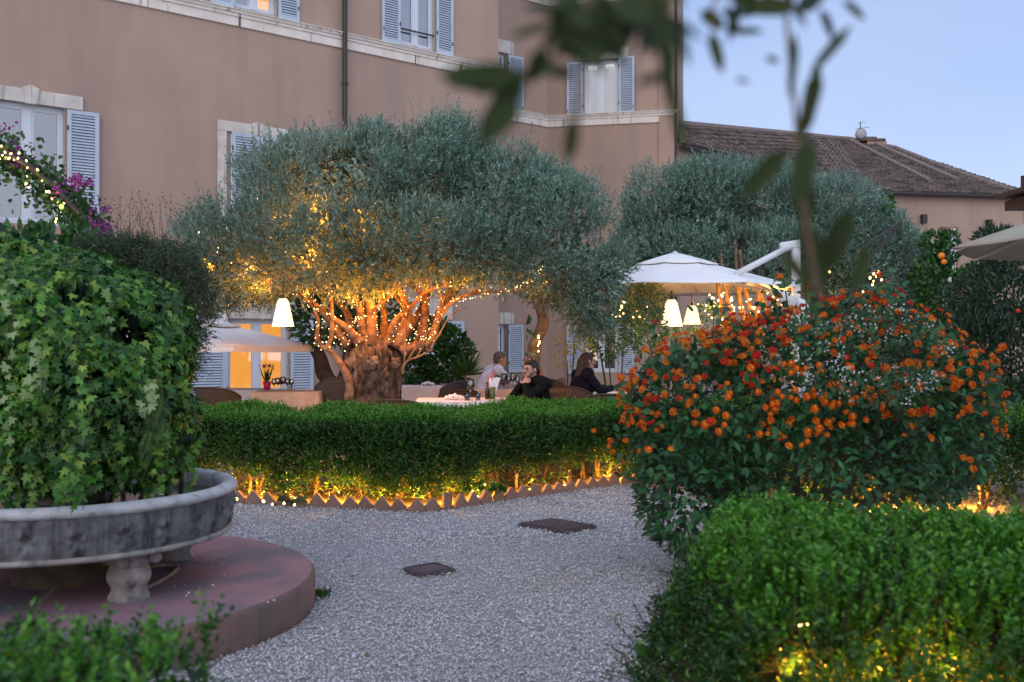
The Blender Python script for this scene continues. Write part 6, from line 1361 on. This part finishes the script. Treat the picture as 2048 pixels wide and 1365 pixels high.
for key, mt in ((0, M['orange_fl']), (1, M['red_fl'])):
    C, T1, N1, S1 = [], [], [], []
    for p_, n_ in far[key]:
        nn = 22; a = np.arange(nn) * 2.399; ph = np.arccos(1 - .95 * (np.arange(nn) + .5) / nn); q = np.stack([np.sin(ph) * np.cos(a), np.sin(ph) * np.sin(a), np.cos(ph)], -1); r = .023 * random.uniform(.6, 1.25)
        m3 = np.array((Vector(tuple(n_)) + Vector((random.uniform(-.4, .4), random.uniform(-.6, 0), random.uniform(-.2, .4)))).to_track_quat('Z', 'Y').to_matrix()); q2 = q @ m3.T; C.append(p_ + (q * np.array([1, 1, .62]) * r * .85) @ m3.T); N1.append(q2); T1.append(nrm(np.cross(q2, rdir(nn)))); S1.append(np.full(nn, r * .5))
    if C:
        T = ([(0, 0, 0), (.5, .4, .1), (.6, 0, 0), (.5, -.4, .1), (-.5, .4, .1), (-.5, -.4, .1)], [(0, 1, 2, 3), (0, 4, 5), (0, 1, 4), (0, 3, 5)]); o = leaves('flower_head', np.concatenate(C), np.concatenate(T1), np.concatenate(N1), np.concatenate(S1), np.concatenate(S1), T, mt, lan); o['kind'] = 'stuff'
jas = thing('jasmine', 'jasmine with starry white flowers threading through the orange lantana', 'climber', (2.2, 6.0, 0))
JB = [PB_(1610, 680, 5.75, 45, 40, .15), PB_(1700, 690, 5.75, 60, 40, .2), PB_(1770, 660, 5.9, 50, 35, .2), PB_(1660, 760, 5.45, 45, 30, .15), PB_(1760, 780, 5.45, 70, 35, .2), PB_(1830, 765, 5.5, 45, 30, .15), PB_(1730, 640, 6.0, 45, 25, .15), PB_(1860, 700, 5.8, 30, 50, .15)]
P, N = blob_points(JB, 900, lo=.4, nz=.3, seed=3); D = nrm(N + RNG.normal(size=N.shape) * .6); leaves('foliage', P, D, nrm(rdir(len(P)) + np.array([0, -.4, .8])), .042 * RNG.uniform(.6, 1.3, len(P)), .018, T_OVAL, M['lant'], jas)
P, N = blob_points(JB, 330, lo=.9, nz=.3, seed=3); P = np.repeat(P[:95], 5, 0) + RNG.normal(size=(475, 3)) * .022; o = leaves('star_flower', P + np.array([0, -.03, .01]), rdir(len(P)), nrm(RNG.normal(size=P.shape) * .5 + np.array([0, -1, .5])), .017 * RNG.uniform(.7, 1.3, len(P)), .017, T_STAR, M['white_fl'], jas); o['kind'] = 'stuff'
mb = MB()
for b_ in JB: mb.tube([(2.2, 6.1, 0), (2.2, 6.0, .7), b_[:3]], .005, 5)
local(jas, mb.build('stem', M['stem'], jas))
# feathery sprig at the foot of the near right hedge
sg = thing('feathery_sprig', 'feathery dark green sprig sticking out over the gravel left of the near hedge', 'plant', (.42, 3.5, 0)); mb = MB(); C, D = [], []
for i in range(16):
    b0 = Vector((.46 + random.uniform(0, .08), random.uniform(3.2, 3.7), random.uniform(.05, .38))); e_ = b0 + Vector((random.uniform(-.17, -.05), random.uniform(-.1, .1), random.uniform(-.02, .14))); mb.tube([b0, e_], .002, 4)
    for j in range(26):
        q = b0.lerp(e_, j / 26); C.append(q); D.append(Vector((random.uniform(-.8, .3), random.uniform(-1, 1), random.uniform(-.3, 1))))
local(sg, mb.build('stem', M['stem'], sg)); C = np.array(C); leaves('foliage', C, np.array(D), rdir(len(C)), .024, .006, T_DIA, M['box'], sg)
# weeds at the plinth foot and bed edge
wd = thing('weed_tuft', 'small weed tuft growing at the right foot of the red plinth', 'weed', tuple(ground_pt(645, 1195))); n = 60; C = np.tile([tuple(ground_pt(643, 1196))], (n, 1)) + RNG.normal(size=(n, 3)) * np.array([.02, .03, 0]); leaves('foliage', C, rdir(n) * np.array([.5, .5, .2]) + np.array([0, 0, .7]), rdir(n), .06, .012, T_DIA, M['fern'], wd)
wv = thing('leafy_weed', 'leafy green weed spilling over the tiles left of the corner post', 'weed', tuple(ground_pt(585, 1000))); P, N = blob_points([PB_(585, 985, 8.75, 26, 30, .08), PB_(575, 965, 8.8, 18, 20, .06)], 260, lo=.3); leaves('foliage', P, nrm(N + np.array([0, 0, .2])), rdir(len(P)), .035, .02, T_OVAL, M['broad'], wv)
# ground-cover leaves just behind the tiles
C = np.array([tuple(W(random.uniform(925, 1010), random.uniform(965, 985), 9.0)) for _ in range(160)]); gcp = thing('ground_plant', 'low yellow-green leafy plant brightly lit behind the right tiles', 'plant', (-.25, 9.0, 0)); leaves('foliage', C, nrm(rdir(160) + np.array([0, 0, .4])), rdir(160), .045, .028, T_OVAL, M['broad'], gcp)

fm_ = leafmat('dry_leaf', [(.12, .07, .03), (.22, .14, .06), (.10, .10, .04)], rough=.8)
for i, (px, py) in enumerate(((1300, 1009), (1120, 1012), (985, 1075), (1248, 1122), (1262, 1168), (1180, 1205), (1230, 1240), (1145, 1300), (700, 1160), (655, 1050), (735, 1325), (930, 1110), (1010, 1235), (560, 1050), (1268, 1085), (1210, 1150))):
    p = ground_pt(px, py); o = leaves('fallen_leaf', np.array([[0, 0, 0.]]), np.array([[1., 0, .15]]), np.array([[0, .2, 1.]]), .05, .018, T_OVAL, fm_); o.location = p + Vector((0, 0, .016)); o.rotation_euler = (random.uniform(-.3, .3), random.uniform(-.3, .3), random.uniform(0, 6.28))
    tag(o, 'small dry fallen leaf lying loose on the pale gravel', 'leaf', 'fallen leaves on the gravel')
# manhole covers set into the gravel
def cover(name, pts, label, mt, grate):
    q = [ground_pt(*p) for p in pts]; c = sum(q, Vector()) / 4; mb = MB(); mb.add([Vector((p.x, p.y, .004)) for p in q] + [Vector((p.x, p.y, .030)) for p in q], [(3, 2, 1, 0), (4, 5, 6, 7)] + [(i, (i + 1) % 4, 4 + (i + 1) % 4, 4 + i) for i in range(4)])
    root = thing(name, label, 'drain cover', tuple(c)); local(root, mb.build('plate', mt, root, bevel=.004))
    if grate:
        mb = MB()
        for i in range(1, 9):
            t_ = i / 9; a, b = q[0].lerp(q[1], t_), q[3].lerp(q[2], t_); mb.bar(a + Vector((0, 0, .032)), b + Vector((0, 0, .032)), .016, .012); a, b = q[0].lerp(q[3], t_), q[1].lerp(q[2], t_); mb.bar(a + Vector((0, 0, .034)), b + Vector((0, 0, .034)), .016, .010)
    else:
        mb = MB()
        for i in range(4): a, b = q[i].lerp(c, .16), q[(i + 1) % 4].lerp(c, .16); mb.bar(a + Vector((0, 0, .032)), b + Vector((0, 0, .032)), .012, .008)
    local(root, mb.build('grid' if grate else 'inner_frame', mt, root))
cm = mat('rusty_iron', (.10, .075, .085), .7, (.06, .05, .055), 18, .5, 60)
cover('drain_cover', [(1035, 1055), (1128, 1070), (1195, 1059), (1108, 1045)], 'larger dark gridded iron drain cover in the gravel, toward the hedge', cm, True)
cover('drain_cover', [(805, 1145), (842, 1158), (912, 1147), (872, 1134)], 'smaller plain rusty drain cover in the middle of the gravel', cm, False)
# ================================================================== garden spotlights
def spot(px, py, d, e_, label, z=.06, vis=True, col=(1, .42, .045), dy=.0):
    p = W(px, py, d); p.z = z; root = thing('garden_spotlight', label, 'spotlight', (p.x, p.y, 0), group='warm spotlights in the planting')
    mb = MB(); mb.tube([(0, 0, 0), (0, 0, z - .03)], .008, 6); mb.lathe([(.0, z - .04), (.025, z - .035), (.03, z), (.026, z)], (0, 0, 0), 12); mb.build('housing', M['iron'], root)
    mb = MB(); mb.ball((0, 0, z + .004), .014, 8, 6, (1, 1, .5)); mb.build('lens', M['lens'], root)
    point(p + Vector((0, dy, .05)), e_, col, .02, root); return root
M['lens'] = emit('lens', (1, .66, .25), 6)
for px, d, e_, lb in ((513, 9.25, 9, 'leftmost of the hedge lights, behind the tiles nearest the fountain'), (660, 9.0, 9, 'under the hedge where thin lit stems fan out'), (703, 9.1, 7, 'right beside the fanned lit stems'), (835, 8.95, 6, 'by the bright orange trunks left of the corner post'), (898, 9.0, 7, 'just right of the tall corner post'), (955, 9.2, 8, 'among yellow-green leaves right of the corner post'), (1060, 9.75, 5, 'under the hedge in the middle of the right run'), (1130, 10.0, 4, 'under the hedge past the middle of the right run'), (1212, 10.45, 10, 'beneath the group of pale lit stems at the right end'), (440, 9.5, 6, 'in the hedge behind the rim of the fountain'), (590, 9.3, 3, 'under the leafy weed beside the fountain'), (765, 9.0, 3, 'under the hedge between thin stems and thick trunks')):
    gy = np.interp(px, [p[0] for p in edge_px], [p.y for p in edge]) + .20; spot(px, 1000, gy, e_ * 2.3, 'glowing warm spotlight ' + lb, z=.045)
for px, d, e_, lb in ((1600, 8.6, 7, 'left end of the right hedge, behind the lantana'), (1700, 8.55, 9, 'right hedge, left of its brightest stems'), (1770, 8.5, 10, 'right hedge, at its brightest stems'), (1850, 8.5, 10, 'right hedge, right of its brightest stems'), (1960, 8.6, 7, 'right hedge, close to the picture edge')):
    spot(px, 1000, d, e_ * 1.8, 'glowing warm spotlight in the ' + lb)
for px, d, z, e_, lb in ((1500, 2.72, .36, 1.2, 'first from the left'), (1590, 2.66, .50, 1.6, 'second from the left'), (1660, 2.74, .38, 2.0, 'third from the left'), (1740, 2.66, .46, 1.8, 'fourth from the left'), (1820, 2.72, .36, 2.0, 'fifth from the left'), (1890, 2.66, .50, 1.6, 'sixth from the left'), (1970, 2.72, .40, 2.0, 'rightmost')):
    spot(px, 1000, d, e_ * 1.7, 'warm spotlight low inside the near right hedge, ' + lb, z=z)
ll = [tuple(W(x_, y_, 2.75)) for x_, y_ in ((1633, 1182), (1605, 1247), (1614, 1250), (1633, 1248), (1600, 1252), (1641, 1243))]; string_lights('string_lights', 'cluster of tiny warm bulbs seen through a gap in the near right hedge', ll, r=.0035)
lp = [tuple(W(x_, y_, 8.45)) for x_, y_ in ((527, 1003), (545, 1009), (568, 1007), (589, 1010), (473, 998), (470, 986))]; string_lights('string_lights', 'small glowing bulbs lying along the tiles beside the fountain', lp, r=.012, mt=M['bulb_y'])

# ================================================================== olive spray close to the lens, out of focus; unseen crown added for shade
nb = thing('olive_tree', 'blurred olive branch close to the lens, with an unseen tree added behind for shade', 'tree', (1.5, -3.0, 0))
NB = [(.9, -2.4, 3.9, 1.8, 1.6, 1.2), (-1.0, -3.0, 3.8, 1.6, 1.5, 1.2), (2.8, -2.6, 3.6, 1.5, 1.4, 1.2), (1.0, -3.6, 3.0, 2.4, 1.4, 1.3)]  # crown behind the camera, unseen, added to block light from the rear
Np, Nn = blob_points(NB, 2600, lo=.3, nz=.3, seed=5); Na = nrm(Nn * .5 + RNG.normal(size=Nn.shape) * .6); Nc, Nd, Nnn = sprigs(Np, Na, .3, 12, spread=.6); leaves('shading_crown', Nc, Nd, Nnn, .09, .026, T_DIA, M['near'], nb)
mb = MB(); mb.tube(smooth_path([(1.5, -3.0, 0), (1.45, -2.95, 1.2), (1.2, -2.8, 2.4), (1.0, -2.6, 3.6)]), [.22, .2, .19, .18, .17, .15, .13, .12, .1, .08], 10, wob=.4); mb.tube(smooth_path([(1.2, -2.8, 2.4), (1.0, -1.6, 3.0), (.6, -.3, 2.9), (.33, .6, 2.25)]), [.09, .08, .07, .06, .05, .04, .03, .02, .012, .005], 8, wob=.3); local(nb, mb.build('trunk', M['bark2'], nb, smooth=True))
mb = MB(); fl = []
def nl(x0, y0, x1, y1, w_, d=.9):         # one leaf from base to tip given in the view, at its own distance
    a, b = W(x0, y0, d), W(x1, y1, d + random.uniform(-.02, .02)); fl.append((a, b - a, w_ * d / F))
def tw(pts, d, r=.0016): m_ = MB(); m_.tube(smooth_path([W(x_, y_, d) for x_, y_ in pts], 3), r, 5); local(nb, m_.build('twig', M['bark2'], nb, smooth=True))
tw([(1560, -160), (1575, 60), (1588, 200), (1600, 330), (1615, 470), (1640, 600)], .74, .0018); tw([(1120, -140), (1180, 10), (1170, 110), (1150, 260)], .57, .0018); tw([(1560, -160), (1430, 0), (1430, 60)], .74); tw([(1320, -140), (1330, 60), (1350, 180)], .57); tw([(1180, 40), (1110, 110), (1060, 160)], .57)
for a in ((1705, 48, 1618, 150, 26), (1590, 60, 1578, 200, 26), (1640, 120, 1600, 290, 40), (1620, 270, 1590, 420, 55), (1600, 330, 1612, 470, 50), (1580, 290, 1475, 405, 48), (1600, 430, 1650, 590, 60), (1705, 410, 1640, 560, 58), (1610, 250, 1625, 160, 22), (1400, 20, 1450, 60, 36), (1420, 60, 1445, 150, 30), (1460, 65, 1530, 62, 20), (1530, 115, 1560, 125, 16), (1470, 160, 1500, 165, 14), (1500, 10, 1590, 20, 50), (1590, 30, 1650, -20, 44), (1450, -10, 1560, 30, 46), (1560, 500, 1630, 590, 36), (1700, 590, 1740, 480, 36)):
    nl(*a, d=.74)
for a in ((1060, 150, 870, 150, 58), (1060, 130, 950, 300, 66), (1010, 180, 900, 150, 50), (1160, 40, 1040, 10, 40), (1180, 30, 1250, 130, 80), (1200, 0, 1150, 130, 80), (1250, 20, 1210, 120, 90), (1260, -20, 1330, 110, 90), (1300, 0, 1345, 130, 60), (1180, 110, 1100, 95, 44), (1150, 150, 1080, 140, 36), (1145, 230, 1135, 330, 40), (1320, 100, 1355, 250, 34), (1330, 150, 1270, 170, 26), (1100, 20, 1180, 130, 60), (1140, 60, 1210, 150, 60), (1270, 10, 1200, 90, 80), (1310, 20, 1350, 170, 50), (1150, 0, 1120, 110, 54), (1230, -10, 1300, 50, 80), (1090, 90, 1060, 170, 50), (1340, 190, 1370, 300, 30), (1040, 200, 960, 290, 60), (990, 160, 890, 165, 52), (1120, -20, 1180, 60, 60), (1080, -30, 1140, 20, 50), (1330, -30, 1290, 60, 70), (1170, 110, 1230, 60, 60)):
    nl(*a, d=.56)
for i in range(30):
    x_, y_ = random.uniform(1070, 1350), random.uniform(-60, 50); a_ = random.uniform(.2, 2.9); L_ = random.uniform(70, 130); nl(x_, y_, x_ + math.cos(a_) * L_, y_ + math.sin(a_) * L_, random.uniform(22, 36), d=.58)
for i in range(14):
    x_, y_ = random.uniform(1400, 1690), random.uniform(-60, 20); a_ = random.uniform(.2, 2.9); L_ = random.uniform(50, 90); nl(x_, y_, x_ + math.cos(a_) * L_, y_ + math.sin(a_) * L_, random.uniform(18, 30), d=.76)
C = np.array([tuple(f[0]) for f in fl]); D = np.array([tuple(f[1]) for f in fl]); Ln = np.linalg.norm(D, axis=1)
leaves('foliage', C, D, nrm(RNG.normal(size=C.shape) * .25 + np.array([0, -1, .15])), Ln, np.array([f[2] for f in fl]) * .88, T_OVAL, M['near'], nb)
